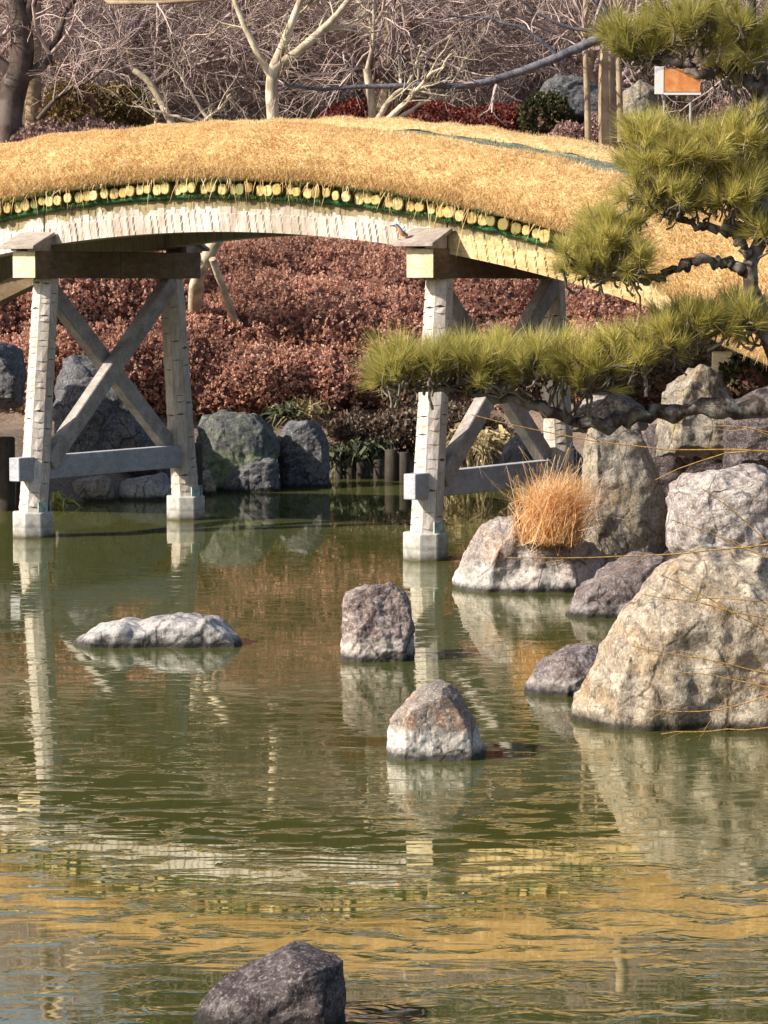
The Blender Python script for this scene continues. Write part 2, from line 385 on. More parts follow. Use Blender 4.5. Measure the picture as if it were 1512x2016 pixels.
def octo_post(foot, top, r0, r1):
    foot = Vector(foot); top = Vector(top); ax = (top - foot).normalized()
    ex = Vector((1, 0, 0)); ex = (ex - ax * ex.dot(ax)).normalized(); ey = ax.cross(ex)
    L = (top - foot).length; mb = MB()
    a0 = math.radians(-15)
    def ring(t, dr=0.0): r = r0 + (r1 - r0) * t + dr; return [foot + ax * L * t + ex * math.cos(a0 + k * math.pi / 4) * r + ey * math.sin(a0 + k * math.pi / 4) * r for k in range(8)]
    rs = [ring(t, -.004) for t in np.linspace(0, 1, 6)]
    for i in range(5):
        for k in range(8):
            mb.add([rs[i][k] , rs[i][(k + 1) % 8], rs[i + 1][(k + 1) % 8], rs[i + 1][k]], [(0, 1, 2, 3)], 1)
    mb.add(rs[-1], [tuple(range(8))], 0)
    for k in range(8):
        am = a0 + (k + .5) * math.pi / 4; out = ex * math.cos(am) + ey * math.sin(am)
        t = 0.0
        while t < 0.995:
            e = min(1.0, t + R.uniform(0.045, 0.13) / L); ra, rb = ring(t), ring(e)
            a, b = ra[k], ra[(k + 1) % 8]; d, cc = rb[k], rb[(k + 1) % 8]; tl = ax * R.uniform(-.014, .014)
            mid0 = a.lerp(b, .5) + tl; mid1 = d.lerp(cc, .5) + tl; pr_ = R.uniform(.004, .012)
            lo = [a + out * .003, mid0 + out * pr_, b + out * .003]; hi = [d + out * .001, mid1 + out * R.uniform(.0, .003), cc + out * .001]
            sk = [a, a.lerp(b, .5) + tl, b]
            mb.add(lo + hi + sk, [(0, 1, 4, 3), (1, 2, 5, 4)], 0); mb.add(lo + hi + sk, [(6, 7, 1, 0), (7, 8, 2, 1)], 1)
            t = e
    return mb.build('post', [pale_wood, groove], bridge)
def footing(c, post):
    mb = MB(); r = 0.185
    ang = [math.radians(-15 + 45 * k) for k in range(8)]
    lo = [Vector((c[0] + r * math.cos(a), c[1] + r * math.sin(a), -0.7)) for a in ang]
    hi = [Vector((p.x, p.y, 0.215)) for p in lo]
    mb.add(lo + hi, [(k, (k + 1) % 8, 8 + (k + 1) % 8, 8 + k) for k in range(8)] + [tuple(range(8, 16))], 0)
    bevel(mb.build('footing', concrete, post), 0.012, 2)
    for a in (-50, 40):
        mb = MB(); a = math.radians(a); p = Vector((c[0] + 0.15 * math.cos(a), c[1] + 0.15 * math.sin(a), 0.215)); t = Vector((-math.sin(a), math.cos(a), 0)); o = Vector((math.cos(a), math.sin(a), 0))
        mb.beam(p, p + Vector((0, 0, 0.09)), 0.09, 0.012, side=tuple(o), m=0)
        mb.build('bracket', bracket_mat, post)
CAPB, CAPT = 2.20, 2.43
def bent(s0, braces=True):
    for n0, n1 in ((0.0, 0.21), (2.22, 2.01)):
        p = octo_post(B(s0, n0, 0.15), B(s0, n1, CAPB + 0.01), 0.128, 0.112); footing(B(s0, n0, 0), p)
    mb = MB()
    def bx(sa, sb, na, nb, za, zb): mb.hexa([B(sa, na, za), B(sb, na, za), B(sb, nb, za), B(sa, nb, za), B(sa, na, zb), B(sb, na, zb), B(sb, nb, zb), B(sa, nb, zb)])
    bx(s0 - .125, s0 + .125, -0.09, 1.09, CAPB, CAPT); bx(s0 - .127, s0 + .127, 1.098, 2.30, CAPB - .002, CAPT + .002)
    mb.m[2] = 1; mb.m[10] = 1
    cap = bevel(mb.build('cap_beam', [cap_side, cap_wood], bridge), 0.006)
    for nf, nbk, sg in ((-0.17, 0.128, 1), (2.39, 2.094, 1)):
        mb = MB(); z0, z1 = CAPT + 0.015, CAPT + 0.135
        a, b = s0 - 0.20, s0 + 0.165
        mb.hexa([B(a, nf, z0), B(b, nf, z0), B(b, nbk, z1), B(a, nbk, z1), B(a, nf, z0 + .03), B(b, nf, z0 + .03), B(b, nbk, z1 + .03), B(a, nbk, z1 + .03)])
        bevel(mb.build('cover_board', board_wood, cap), 0.004)
        for q in (s0 - 0.09, s0 + 0.09):
            mb = MB(); mb.hexa([B(q - .025, nf + .05 * (1 if nf < 1 else -1), CAPT + .002), B(q + .025, nf + .05 * (1 if nf < 1 else -1), CAPT + .002), B(q + .025, nbk, CAPT + .002), B(q - .025, nbk, CAPT + .002),
                     B(q - .025, nf + .05 * (1 if nf < 1 else -1), z0 + .018), B(q + .025, nf + .05 * (1 if nf < 1 else -1), z0 + .018), B(q + .025, nbk, z1 - .006), B(q - .025, nbk, z1 - .006)])
            mb.build('board_batten', grey_wood, cap)
    # cross braces pass each other side by side
    for off, (na, za), (nb, zb) in ((0.058, (0.13, 0.62), (1.93, 2.17)), (-0.058, (0.24, 2.17), (2.06, 0.66))):
        mb = MB(); mb.beam(B(s0 + off, na, za), B(s0 + off, nb, zb), 0.105, 0.155, side=(0, 0, 1)); 
        b_ = bevel(mb.build('brace', grey_wood, bridge), 0.008)
    mb = MB(); mb.beam(B(s0 + .01, -0.26, 0.585), B(s0 + .01, 2.27, 0.585), 0.11, 0.20); bevel(mb.build('tie_beam', tie_wood, bridge), 0.006)
for s0 in (-3.93, 0.0, 3.93): bent(s0)
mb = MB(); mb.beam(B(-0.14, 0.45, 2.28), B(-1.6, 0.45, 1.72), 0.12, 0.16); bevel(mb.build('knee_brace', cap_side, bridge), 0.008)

# deck logs, each one laid across the girders, its sawn end showing
m = Mat('sawn_log_end', 0.85, 0.15)
oi = m.n('ShaderNodeObjectInfo')
c = m.ramp(oi.outputs['Random'], [(0.0, rgb('#7d8458')), (0.12, rgb('#8c7644')), (0.25, rgb('#bfae78')), (0.5, rgb('#dcc890')), (0.75, rgb('#cba865')), (1.0, rgb('#e4d2a0'))])
c = m.mix(m.ramp(m.noise(26, 5, 0.7), [(0.42, 0.0), (0.66, 0.75)]), c, rgb('#86703e'))
c = m.mix(m.ramp(m.noise(11, 3, 0.6, m.n('ShaderNodeNewGeometry').outputs['Position']), [(0.54, 0.0), (0.66, 0.6)]), c, rgb('#6c7440'))
log_end = m.done(c)
log_bark = bark_mat('log_bark', rgb('#4a3a20'), rgb('#7a6032'), rgb('#5c6a34'), 30, 0.6)
mb = MB(); r = 0.050; L0, L1 = 0.0, 2.22; nn = 12
sq_ = lambda c_: math.copysign(abs(c_) ** 0.8, c_)
ring0 = [(sq_(math.cos(2 * math.pi * k / nn)) * r, 0.006, sq_(math.sin(2 * math.pi * k / nn)) * r) for k in range(nn)]
ring00 = [(x * .88, 0.0, z * .88) for x, y, z in ring0]; ring1 = [(x, L1, z) for x, y, z in ring0]
mb.add(ring00 + ring0 + ring1, [(k, nn + k, nn + (k + 1) % nn, (k + 1) % nn)[::-1] for k in range(nn)] + [tuple(range(nn))], 0)
mb.add(ring0 + ring1, [(k, nn + k, nn + (k + 1) % nn, (k + 1) % nn)[::-1] for k in range(nn)], 1, True); mb.add(ring1, [tuple(range(nn))[::-1]], 0)
first = mb.build('log', [log_end, log_bark], None); log_me = first.data
bpy.data.objects.remove(first)
s = -4.05; rotz = math.atan2(-N[0], N[1])
while s < 5.9:
    p = B(s, 0.055 + R.uniform(-.02, .045), gt(s) + 0.066 + R.uniform(-.012, .01)); o = bpy.data.objects.new('log', log_me); col.objects.link(o); o.parent = bridge
    o.location = Vector(p) - root_loc[bridge.name]; k = R.choice((0.80, .88, .92, .95, 1.0, 1.0)) * R.uniform(.95, 1.03); o.scale = (k * R.uniform(.86, 1.1), 1, k * R.uniform(.92, 1.05)); o.rotation_euler = (0, R.uniform(-.25, .25) + R.choice((0, math.pi / 2, math.pi)), rotz)
    s += R.uniform(0.088, 0.099)

# green netting tucked under the log ends
m = Mat('green_netting', 0.8, 0.2); net_mat = m.done(m.ramp(m.noise(30, 4), [(0.35, rgb('#173a22')), (0.65, rgb('#3a6a3c'))]), m.bump(m.noise(60, 2), 0.6, 0.01))
sv = np.arange(-4.1, 6.0, 0.022); rows = []
prof = [(0.145, -0.012), (0.118, -0.016), (0.105, 0.004), (0.112, 0.03), (0.135, 0.05), (0.15, 0.13)]
VV = []
for i, q in enumerate(sv):
    wob = 0.014 * noise.noise(Vector((q * 9, 0, 3))) + 0.01 * noise.noise(Vector((q * 23, 1, 3)))
    for j, (nn_, dz) in enumerate(prof): VV.append(B(q, nn_ + wob * (0.5 if 0 < j < 4 else 0), gt(q) + dz + (wob if j in (1, 2, 3) else 0)))
VV = np.array(VV); np_ = len(prof); ii = np.arange(len(sv) * np_).reshape(-1, np_)
FF = np.stack([ii[:-1, :-1].ravel(), ii[1:, :-1].ravel(), ii[1:, 1:].ravel(), ii[:-1, 1:].ravel()], 1)
link('netting', np_mesh('netting', VV, FF, True), bridge, net_mat)

# turf: near and far edgings with the path between
prof = [(0.14, 0.0), (0.05, 0.01), (0.00, .10), (-.035, .25), (-.03, .45), (.02, .66), (.11, .83), (.22, .96), (.34, 1.0), (.46, .985), (.56, .93), (.62, .87)]
pathp = [(.62, .87), (.72, .86), (1.0, .91), (1.3, .95), (1.46, 1.00)]
farp = [(1.46, 1.00), (1.54, 1.10), (1.70, 1.18), (1.90, 1.19), (2.08, 1.10), (2.2, .9), (2.24, .5), (2.2, .15), (2.12, 0.0)]
def dense(pr, k):
    pr = np.array(pr); t = np.arange(len(pr)); tt_ = np.linspace(0, len(pr) - 1, (len(pr) - 1) * k + 1)
    return np.stack([np.interp(tt_, t, pr[:, 0]), np.interp(tt_, t, pr[:, 1])], 1)
SV = np.linspace(-4.3, 9.0, 300)
def sheet(pr, amp=0.032):
    pr = dense(pr, 3); P = np.zeros((len(SV), len(pr), 3))
    for i, q in enumerate(SV):
        b0 = float(tb(q)); h_ = float(tt(q)) - b0
        for j, (a, f) in enumerate(pr):
            d = amp * (noise.noise(Vector((q * 2.2, a * 2 + f * 2, 1.0))) * 1.2 + noise.noise(Vector((q * 6, a * 6 + f * 5, 5.0))) * .6)
            P[i, j] = B(q, a - d * (0.6 if a < 1 else -.6), b0 + f * h_ + d * f)
    k = len(pr); ii = np.arange(len(SV) * k).reshape(-1, k)
    F_ = np.stack([ii[:-1, :-1].ravel(), ii[1:, :-1].ravel(), ii[1:, 1:].ravel(), ii[:-1, 1:].ravel()], 1)
    return P, P.reshape(-1, 3), F_
m = Mat('dry_turf', 0.95, 0.1); q1 = m.noise(16, 5, 0.7); q2 = m.noise(2.5, 4, 0.6)
c = m.ramp(q1, [(0.3, rgb('#a58a5c')), (0.5, rgb('#c6aa78')), (0.7, rgb('#dac59a'))]); c = m.mix(m.ramp(q2, [(0.45, 0.0), (0.7, 0.4)]), c, rgb('#b58a54'))
turf_mat = m.done(c, m.bump(q1, 0.8, 0.03))
straw = leaf_mat('dry_grass_blades', [(0.0, rgb('#c49c62')), (0.25, rgb('#e4be86')), (0.7, rgb('#f0d29c')), (1.0, rgb('#fbecc8'))], 0.85, 0.25, 1.6)
m = Mat('trodden_path', 0.95, 0.1); q1 = m.noise(9, 5, 0.65)
path_mat = m.done(m.ramp(q1, [(0.35, rgb('#59614e')), (0.5, rgb('#7c8070')), (0.65, rgb('#a39878'))]), m.bump(q1, 0.5, 0.02))
def blades_on(P, F_, V_, count, length, width, comb, r):
    a, b, c_ = V_[F_[:, 0]], V_[F_[:, 1]], V_[F_[:, 3]]
    nr = np.cross(b - a, c_ - a); ar = np.linalg.norm(nr, axis=1); nr /= ar[:, None] + 1e-9
    k = r.choice(len(F_), count, p=ar / ar.sum()); u_, v_ = r.random(count), r.random(count)
    p = a[k] + (b[k] - a[k]) * u_[:, None] + (c_[k] - a[k]) * v_[:, None]
    d = nr[k] * r.uniform(.35, 1.0, (count, 1)) + np.array(comb) * r.uniform(.2, 1, (count, 1)) + r.normal(0, .38, (count, 3))
    d /= np.linalg.norm(d, axis=1)[:, None]
    L = length * r.uniform(.5, 1.3, (count, 1)); side = np.cross(d, r.normal(0, 1, (count, 3))); side /= np.linalg.norm(side, axis=1)[:, None]
    w = width * r.uniform(.6, 1.3, (count, 1))
    p = p - nr[k] * 0.008
    return p, d, L, side, w
def blade_mesh(name, p, d, L, side, w, droop=0.25):
    mid = p + d * L * .55; dn = np.array([0, 0, -1.0]); tip = p + d * L + dn * L * droop
    n_ = len(p); VV = np.empty((n_, 5, 3)); VV[:, 0] = p - side * w; VV[:, 1] = p + side * w; VV[:, 2] = mid + side * w * .8; VV[:, 3] = mid - side * w * .8; VV[:, 4] = tip
    b = np.arange(n_)[:, None] * 5
    T = np.concatenate([b + [0, 1, 2], b + [0, 2, 3], b + [3, 2, 4]], 0)
    return np_mesh(name, VV.reshape(-1, 3), T)
for pr, cnt, cmb in ((prof, 240000, (0, 0, .12)), (farp, 60000, (0, 0, .15))):
    P, V_, F_ = sheet(pr); if_up = link('turf_edging', np_mesh('turf_edging', V_, F_, True), bridge, turf_mat)
    # only the stretch over the bridge and its landing carries blades
    cx = V_[F_].mean(1); sc = (cx[:, :2] - F1) @ U; keep = (sc > -1.6) & (sc < 7.6) & (cx[:, 2] > tb(sc) + .035); F2_ = F_[keep]
    nrm = np.cross(V_[F2_[:, 1]] - V_[F2_[:, 0]], V_[F2_[:, 3]] - V_[F2_[:, 0]])
    if (nrm[:, 2].mean() < 0): F2_ = F2_[:, ::-1]; F2_ = np.roll(F2_, 1, axis=1)
    arg = blades_on(P, F2_, V_, cnt, 0.038, 0.0017, cmb, rng)
    tag(link('grass_blades', blade_mesh('grass_blades', *arg), if_up, straw), kind='stuff')
    arg = blades_on(P, F2_, V_, cnt // 14, 0.085, 0.0016, (.02, 0, .1), rng); cl = np.array([noise.noise(Vector((q * 3.5).tolist())) for q in arg[0]]) > .08
    tag(link('long_stalks', blade_mesh('long_stalks', *[q[cl] for q in arg], .5), if_up, straw), kind='stuff')
P, V_, F_ = sheet(pathp, 0.015); pth = link('deck_path', np_mesh('deck_path', V_, F_, True), bridge, path_mat)
green_bl = leaf_mat('path_grass_blades', [(0.0, rgb('#545c46')), (0.5, rgb('#7c8068')), (1.0, rgb('#b0a47c'))], 0.8, 0.25, 3)
F2_ = F_[:, ::-1] if np.cross(V_[F_[0, 1]] - V_[F_[0, 0]], V_[F_[0, 3]] - V_[F_[0, 0]])[2] < 0 else F_
tag(link('grass_blades', blade_mesh('grass_blades', *blades_on(P, F2_, V_, 14000, 0.05, 0.0025, (0, 0, .5), rng)), pth, green_bl), kind='stuff')
# moss fringe where the turf meets the log ends, above and below
mossy = leaf_mat('moss_fringe', [(0.0, rgb('#2c4a2a')), (0.4, rgb('#56703e')), (0.8, rgb('#8c9458')), (1.0, rgb('#b4aa6c'))], .9, .3, 5)
for cnt_, n0_, zf, dn_ in ((5200, 0.035, lambda a: tb(a) + .012, -.35), (2600, 0.095, lambda a: gt(a) + .012, -.7)):
    sq = rng.uniform(-1.2, 5.9, cnt_); wgt = np.array([noise.noise(Vector((a * 2.3, n0_ * 50, 0))) for a in sq]); sq = sq[wgt > -.12]; k_ = len(sq)
    pq = np.array([B(a, n0_ + rng.uniform(-.02, .03), zf(a) + rng.uniform(-.012, .02)) for a in sq]); d = np.tile([-.5, -.8, dn_], (k_, 1)) * .6 + rng.normal(0, .5, (k_, 3)); d /= np.linalg.norm(d, axis=1)[:, None]
    sd = np.cross(d, rng.normal(0, 1, (k_, 3))); sd /= np.linalg.norm(sd, axis=1)[:, None]
    tag(link('moss_fringe', blade_mesh('moss_fringe', pq, d, rng.uniform(.015, .04, (k_, 1)), sd, np.full((k_, 1), .0025), .5), bridge, mossy), kind='stuff')
# straws hanging down over the log ends
n_ = 150; sq = rng.uniform(-0.6, 6.2, n_); pq = np.array([B(a, 0.02 + rng.uniform(-.03, .04), tb(a) + 0.02) for a in sq])
d = np.tile([-.12, -.18, -1.0], (n_, 1)) + rng.normal(0, .28, (n_, 3)); d /= np.linalg.norm(d, axis=1)[:, None]
side = np.tile([U[0], U[1], 0], (n_, 1)); Lq = rng.gamma(2.0, 0.035, (n_, 1)) + 0.03
tag(link('hanging_straw', blade_mesh('hanging_straw', pq, d, Lq, side, np.full((n_, 1), .003)), bridge, straw), kind='stuff')

# ================================================================== rocks
def rock(name, outlines, Y, T, mat, label, seed=0, rough=1.0, vox=None, group=None, lean=0.0, chip=1.0):
    """outlines: lists of surveyed edge points (px, py) or (px, py, extra depth); each becomes a convex lump, lumps fuse"""
    bm = bmesh.new(); allz = []
    for ol in outlines:
        P = np.array([at(q[0], q[1], Y + (q[2] if len(q) > 2 else 0)) for q in ol]); c = P.mean(0)
        allz.append(P)
        pts = []
        for p in P:
            pts.append(p)
            f = c + (p - c) * 0.70; pts.append(f + np.array([0, -0.42 * T, 0])); g_ = c + (p - c) * 0.75; pts.append(g_ + np.array([0, 0.45 * T + lean, 0]))
            f2 = c + (p - c) * 0.92; pts.append(f2 + np.array([0, -0.24 * T, 0]))
            if p[2] < 0.10:
                for y_ in (-0.42 * T, 0, .4 * T): pts.append(np.array([p[0] * 1.0 + (c[0] - p[0]) * (.25 if y_ else -.05), p[1] + y_, -0.35]))
        vs = [bm.verts.new(p) for p in pts]
        r_ = bmesh.ops.convex_hull(bm, input=vs)
        dead = [e for e in r_['geom_interior'] if isinstance(e, bmesh.types.BMVert)] + [e for e in r_['geom_unused'] if isinstance(e, bmesh.types.BMVert)]
        bmesh.ops.delete(bm, geom=list(set(dead)), context='VERTS')
    me = bpy.data.meshes.new(name); bm.to_mesh(me); bm.free()
    A = np.concatenate(allz); size = max(np.ptp(A[:, 0]), np.ptp(A[:, 2]), T)
    o = bpy.data.objects.new(name, me); col.objects.link(o)
    md = o.modifiers.new('remesh', 'REMESH'); md.mode = 'VOXEL'; md.voxel_size = vox or size / 76
    sm = o.modifiers.new('smooth', 'SMOOTH'); sm.factor = 0.5; sm.iterations = 1
    dg = bpy.context.evaluated_depsgraph_get(); me2 = bpy.data.meshes.new_from_object(o.evaluated_get(dg))
    o.modifiers.clear(); o.data = me2; bpy.data.meshes.remove(me); me2.name = name
    n_ = len(me2.vertices); co = np.empty(n_ * 3, np.float32); me2.vertices.foreach_get('co', co); co = co.reshape(-1, 3)
    no = np.empty(n_ * 3, np.float32); me2.vertices.foreach_get('normal', no); no = no.reshape(-1, 3)
    # split faces: cleave the lump with a few planes, then step it along its bedding
    rk = np.random.default_rng(900 + seed); cen0 = co.mean(0); rel = co - cen0
    for _ in range(int(14 * chip)):
        pn = rk.normal(0, 1, 3); pn[1] -= .5; pn[2] = abs(pn[2]) * .8; pn /= np.linalg.norm(pn)
        h_ = rel @ pn; lim = h_.max() * rk.uniform(.84, .96); over = np.clip(h_ - lim, 0, None); rel -= pn[None] * (over * .85)[:, None]
    co = (rel + cen0).astype(np.float32)
    bed = Vector((rk.normal(0, .5), rk.normal(0, .3), 1)).normalized(); bedf = rk.uniform(5, 8)
    out = np.empty_like(co); sd = Vector((seed * 7.3, seed * 3.1, seed * 1.7)); k = 1.0 / size
    for i in range(n_):
        p = Vector(co[i].tolist()) * k + sd
        w = p + Vector((noise.noise(p * 2), noise.noise(p * 2 + Vector((5, 5, 5))), noise.noise(p * 2 + Vector((9, 1, 4))))) * 0.15
        dv = noise.voronoi(w * 3.2)[0]
        d = 0.045 * noise.noise(p * 2.3) + 0.03 * noise.noise(p * 5.5) + 0.05 * chip * (min(dv[1] - dv[0], .35) - .15) + 0.018 * noise.noise(p * 12) + 0.010 * noise.noise(p * 25)
        tq_ = p.dot(bed) * bedf + 1.3 * noise.noise(p * 3.1); fq = tq_ - math.floor(tq_); d += 0.028 * ((fq if fq < .8 else (1 - fq) * 4) - .4) * (0.5 + noise.noise(p * 2.7 + Vector((3, 3, 3))))
        out[i] = co[i] + no[i] * d * size * rough
    up_ = out[:, 2] > -0.02; x0, x1 = out[up_, 0].min(), out[up_, 0].max(); z1 = out[:, 2].max()
    out[:, 0] = A[A[:, 2] > -.04, 0].min() + (out[:, 0] - x0) * (np.ptp(A[A[:, 2] > -.04, 0]) / max(x1 - x0, 1e-3))
    zl = max(A[:, 2].min(), 0.0); out[:, 2] = np.where(out[:, 2] > zl, zl + (out[:, 2] - zl) * ((A[:, 2].max() - zl) / max(z1 - zl, 1e-3)), out[:, 2])
    cen = out.mean(0); cen[2] = max(out[:, 2].min(), 0)
    o.location = cen.tolist(); me2.vertices.foreach_set('co', (out - cen).ravel())
    me2.polygons.foreach_set('use_smooth', np.full(len(me2.polygons), True)); me2.update(); me2.materials.append(mat)
    return tag(o, label, 'rock', group)
RG = rock_mat('violet_grey_stone', rgb('#77706e'), rgb('#918987'), rgb('#cac5bf'), rgb('#302b2a'), 0.4, band=(0.16, 0.45), strata=0.35)
RBRN = rock_mat('brown_stone', rgb('#6b5954'), rgb('#8c7972'), rgb('#cdc4ba'), rgb('#2c2423'), 0.25, band=(0.14, 0.55), strata=0.45, scale=1.5)
RTRI = rock_mat('rust_topped_stone', rgb('#746a62'), rgb('#8a7c70'), rgb('#d2ccc4'), rgb('#3a302a'), 0.25, band=(0.15, 0.9), rust=rgb('#a06a40'), strata=0.2, scale=1.8)
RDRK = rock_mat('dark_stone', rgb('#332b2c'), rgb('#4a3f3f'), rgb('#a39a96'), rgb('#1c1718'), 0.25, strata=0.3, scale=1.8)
RBIG = rock_mat('sunny_buff_stone', rgb('#857868'), rgb('#9c8e7c'), rgb('#cdc2b0'), rgb('#3a3028'), 0.4, rust=rgb('#9c7e58'), strata=0.6, scale=1.1)
RWHT = rock_mat('white_flecked_stone', rgb('#7a6f68'), rgb('#92867f'), rgb('#d2ccc5'), rgb('#362f2c'), 0.55, strata=0.5, scale=1.3)
RPUR = rock_mat('purple_stone', rgb('#5e5250'), rgb('#736663'), rgb('#b0a8a4'), rgb('#282221'), 0.2, strata=0.3, scale=1.6, band=(0.1, 0.4))
RSTD = rock_mat('olive_standing_stone', rgb('#746d64'), rgb('#8a8278'), rgb('#b8ac96'), rgb('#322d29'), 0.35, rust=rgb('#97815e'), strata=0.5, scale=1.4)
RBLU = rock_mat('blue_grey_stone', rgb('#4b4a4c'), rgb('#605e60'), rgb('#9c9a98'), rgb('#1e1d1f'), 0.3, strata=0.3, scale=1.0)
RMOS = rock_mat('mossy_grey_stone', rgb('#4f4d50'), rgb('#62605f'), rgb('#8a966c'), rgb('#24242a'), 0.3, strata=0.3, scale=1.0, band=(0.42, 0.6))
RLOW = rock_mat('pale_waterside_stone', rgb('#7c706a'), rgb('#94877e'), rgb('#d0c9c2'), rgb('#38302c'), 0.45, band=(0.2, 0.6), rust=rgb('#a58468'), strata=0.4, scale=1.3)

# in open water
rock('rock', [[(140, 1272), (165, 1246), (240, 1222), (290, 1238), (300, 1276)], [(215, 1262), (270, 1228), (330, 1208), (400, 1213), (440, 1236), (480, 1264), (400, 1275), (270, 1277)], [(150, 1270), (200, 1250), (420, 1240), (470, 1268)]], 18.0, .5, RG,
     'long flat pale grey rock barely above the water, leftmost in the pond', 1, .7, chip=.5)
rock('rock', [[(669, 1298), (668, 1210), (676, 1165), (705, 1148), (770, 1146), (805, 1165), (817, 1200), (818, 1296)]], 17.3, .42, RBRN, 'blocky flat-topped purple brown rock standing in the middle of the pond', 2, .8)
rock('rock', [[(760, 1484), (760, 1415), (785, 1382), (845, 1350), (872, 1343), (905, 1362), (940, 1420), (957, 1470), (955, 1488)]], 13.75, .42, RTRI, 'peaked rock with rusty top and white base in open water', 3, .5, chip=.3)
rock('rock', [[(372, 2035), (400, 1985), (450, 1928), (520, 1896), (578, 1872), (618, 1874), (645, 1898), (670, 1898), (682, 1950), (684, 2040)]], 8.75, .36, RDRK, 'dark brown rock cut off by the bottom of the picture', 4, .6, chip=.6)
# right shore
rock('rock', [[(1110, 1430), (1118, 1416), (1140, 1350), (1212, 1225), (1308, 1120), (1420, 1076), (1540, 1075), (1640, 1130), (1680, 1440), (1500, 1470), (1300, 1460)]], 14.9, .95, RBIG, 'huge sunlit buff boulder filling the right edge at the waterline', 8, .85, vox=0.016, chip=.5)
rock('rock', [[(1030, 1348), (1060, 1310), (1110, 1282), (1180, 1265), (1230, 1290), (1230, 1365)]], 15.9, .5, RPUR, 'small purple grey rock tucked against the foot of the huge buff boulder', 6, .8)
rock('rock', [[(1310, 990), (1312, 948), (1340, 930), (1420, 922), (1500, 912), (1590, 930), (1620, 1060), (1560, 1120), (1400, 1130), (1322, 1080)]], 18.6, .9, RWHT, 'rounded white-flecked boulder behind the huge buff boulder', 7, .9)
rock('rock', [[(1108, 1196), (1150, 1160), (1200, 1120), (1260, 1088), (1320, 1085), (1350, 1120), (1350, 1210)]], 19.6, .6, RPUR, 'dark purple wedge-shaped rock sloping into the water below the standing stone', 8, .8)
rock('rock', [[(890, 1140), (900, 1095), (935, 1045), (990, 1010), (1040, 1015), (1060, 1060), (1150, 1070), (1200, 1100), (1190, 1165)]], 21.3, .9, RLOW, 'low pale rock carrying the orange grass at the foot of the standing stone', 9, .9)
rock('standing_stone', [[(1142, 1110), (1148, 960), (1145, 880), (1160, 842), (1215, 832), (1250, 850), (1265, 930), (1310, 1000), (1316, 1090), (1240, 1120)]], 21.7, .75, RSTD, 'tall upright olive stone beside the tuft of orange grass', 10, .8)
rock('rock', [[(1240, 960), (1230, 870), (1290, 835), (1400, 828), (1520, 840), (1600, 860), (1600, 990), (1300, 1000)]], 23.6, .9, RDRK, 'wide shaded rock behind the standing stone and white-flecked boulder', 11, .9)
rock('rock', [[(985, 950), (985, 895), (1010, 865), (1060, 850), (1120, 860), (1150, 900), (1150, 960)]], 29.0, .8, RBLU, 'blue grey rock under the bridge to the right of the nearest white post', 12, .8)
rock('rock', [[(1120, 850), (1125, 800), (1160, 772), (1230, 775), (1270, 800), (1280, 850)]], 24.6, .6, RWHT, 'pinkish rock above the standing stone, partly behind the pine branch', 13, .8)
rock('rock', [[(1290, 840), (1310, 760), (1370, 715), (1420, 730), (1450, 800), (1460, 900), (1290, 900)]], 22.6, .9, RSTD, 'angular grey brown rock under the bridge landing behind the pine', 14, .8)
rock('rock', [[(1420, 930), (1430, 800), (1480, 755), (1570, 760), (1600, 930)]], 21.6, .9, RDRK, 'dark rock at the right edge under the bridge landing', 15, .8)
# far bank
rock('rock', [[(384, 958), (382, 860), (395, 818), (440, 806), (500, 812), (545, 850), (552, 880), (540, 920), (430, 965)]], 31.4, 1.0, RMOS, 'big grey boulder with a band of lichen on the far bank', 16, .7)
rock('rock', [[(548, 958), (545, 860), (560, 832), (610, 825), (640, 840), (652, 880), (655, 956)]], 31.8, .8, RBLU, 'upright grey block beside the lichen-banded boulder on the far bank', 17, .7)
rock('rock', [[(430, 966), (455, 935), (500, 905), (545, 900), (552, 966)]], 31.0, .4, RBLU, 'small grey rock at the water in front of the lichen-banded boulder', 18, .7)
rock('rock', [[(108, 940), (105, 760), (120, 710), (155, 698), (195, 720), (260, 800), (320, 850), (345, 945)]], 30.8, 1.2, RBLU, 'large dark slate boulder with a pale crest seen between the left pair of posts', 19, .8)
rock('rock', [[(-60, 800), (-50, 700), (0, 672), (40, 690), (52, 740), (45, 800)]], 31.6, 1.0, RBLU, 'dark slate boulder at the left edge above the stakes', 20, .8)
rock('rock', [[(130, 985), (135, 950), (220, 935), (228, 985)]], 29.7, .45, RSTD, 'squared low wall stone under the left tie beam, left one of two', 21, .5)
rock('rock', [[(234, 982), (236, 945), (330, 930), (345, 978)]], 29.9, .45, RG, 'squared low wall stone under the left tie beam, right one of two', 22, .5)
rock('rock', [[(385, 968), (388, 935), (410, 925), (428, 966)]], 30.6, .35, RSTD, 'small tan rock by the stake behind the rear left post', 23, .6)
# upper slope
rock('rock', [[(1050, 240), (1060, 170), (1100, 145), (1160, 150), (1195, 190), (1200, 245)]], 42.6, 1.0, RBLU, 'grey rock on the upper slope left of the straight brown trunk', 24, .8)
rock('rock', [[(1212, 240), (1225, 180), (1260, 158), (1295, 175), (1300, 245)]], 41.5, 1.0, RSTD, 'tan rock on the upper slope below the orange signboard', 25, .8)
rock('rock', [[(630, 230), (640, 185), (690, 170), (725, 185), (735, 230)]], 46, 1.0, RG, 'pale grey rock on the upper slope behind the bridge crown', 26, .8)

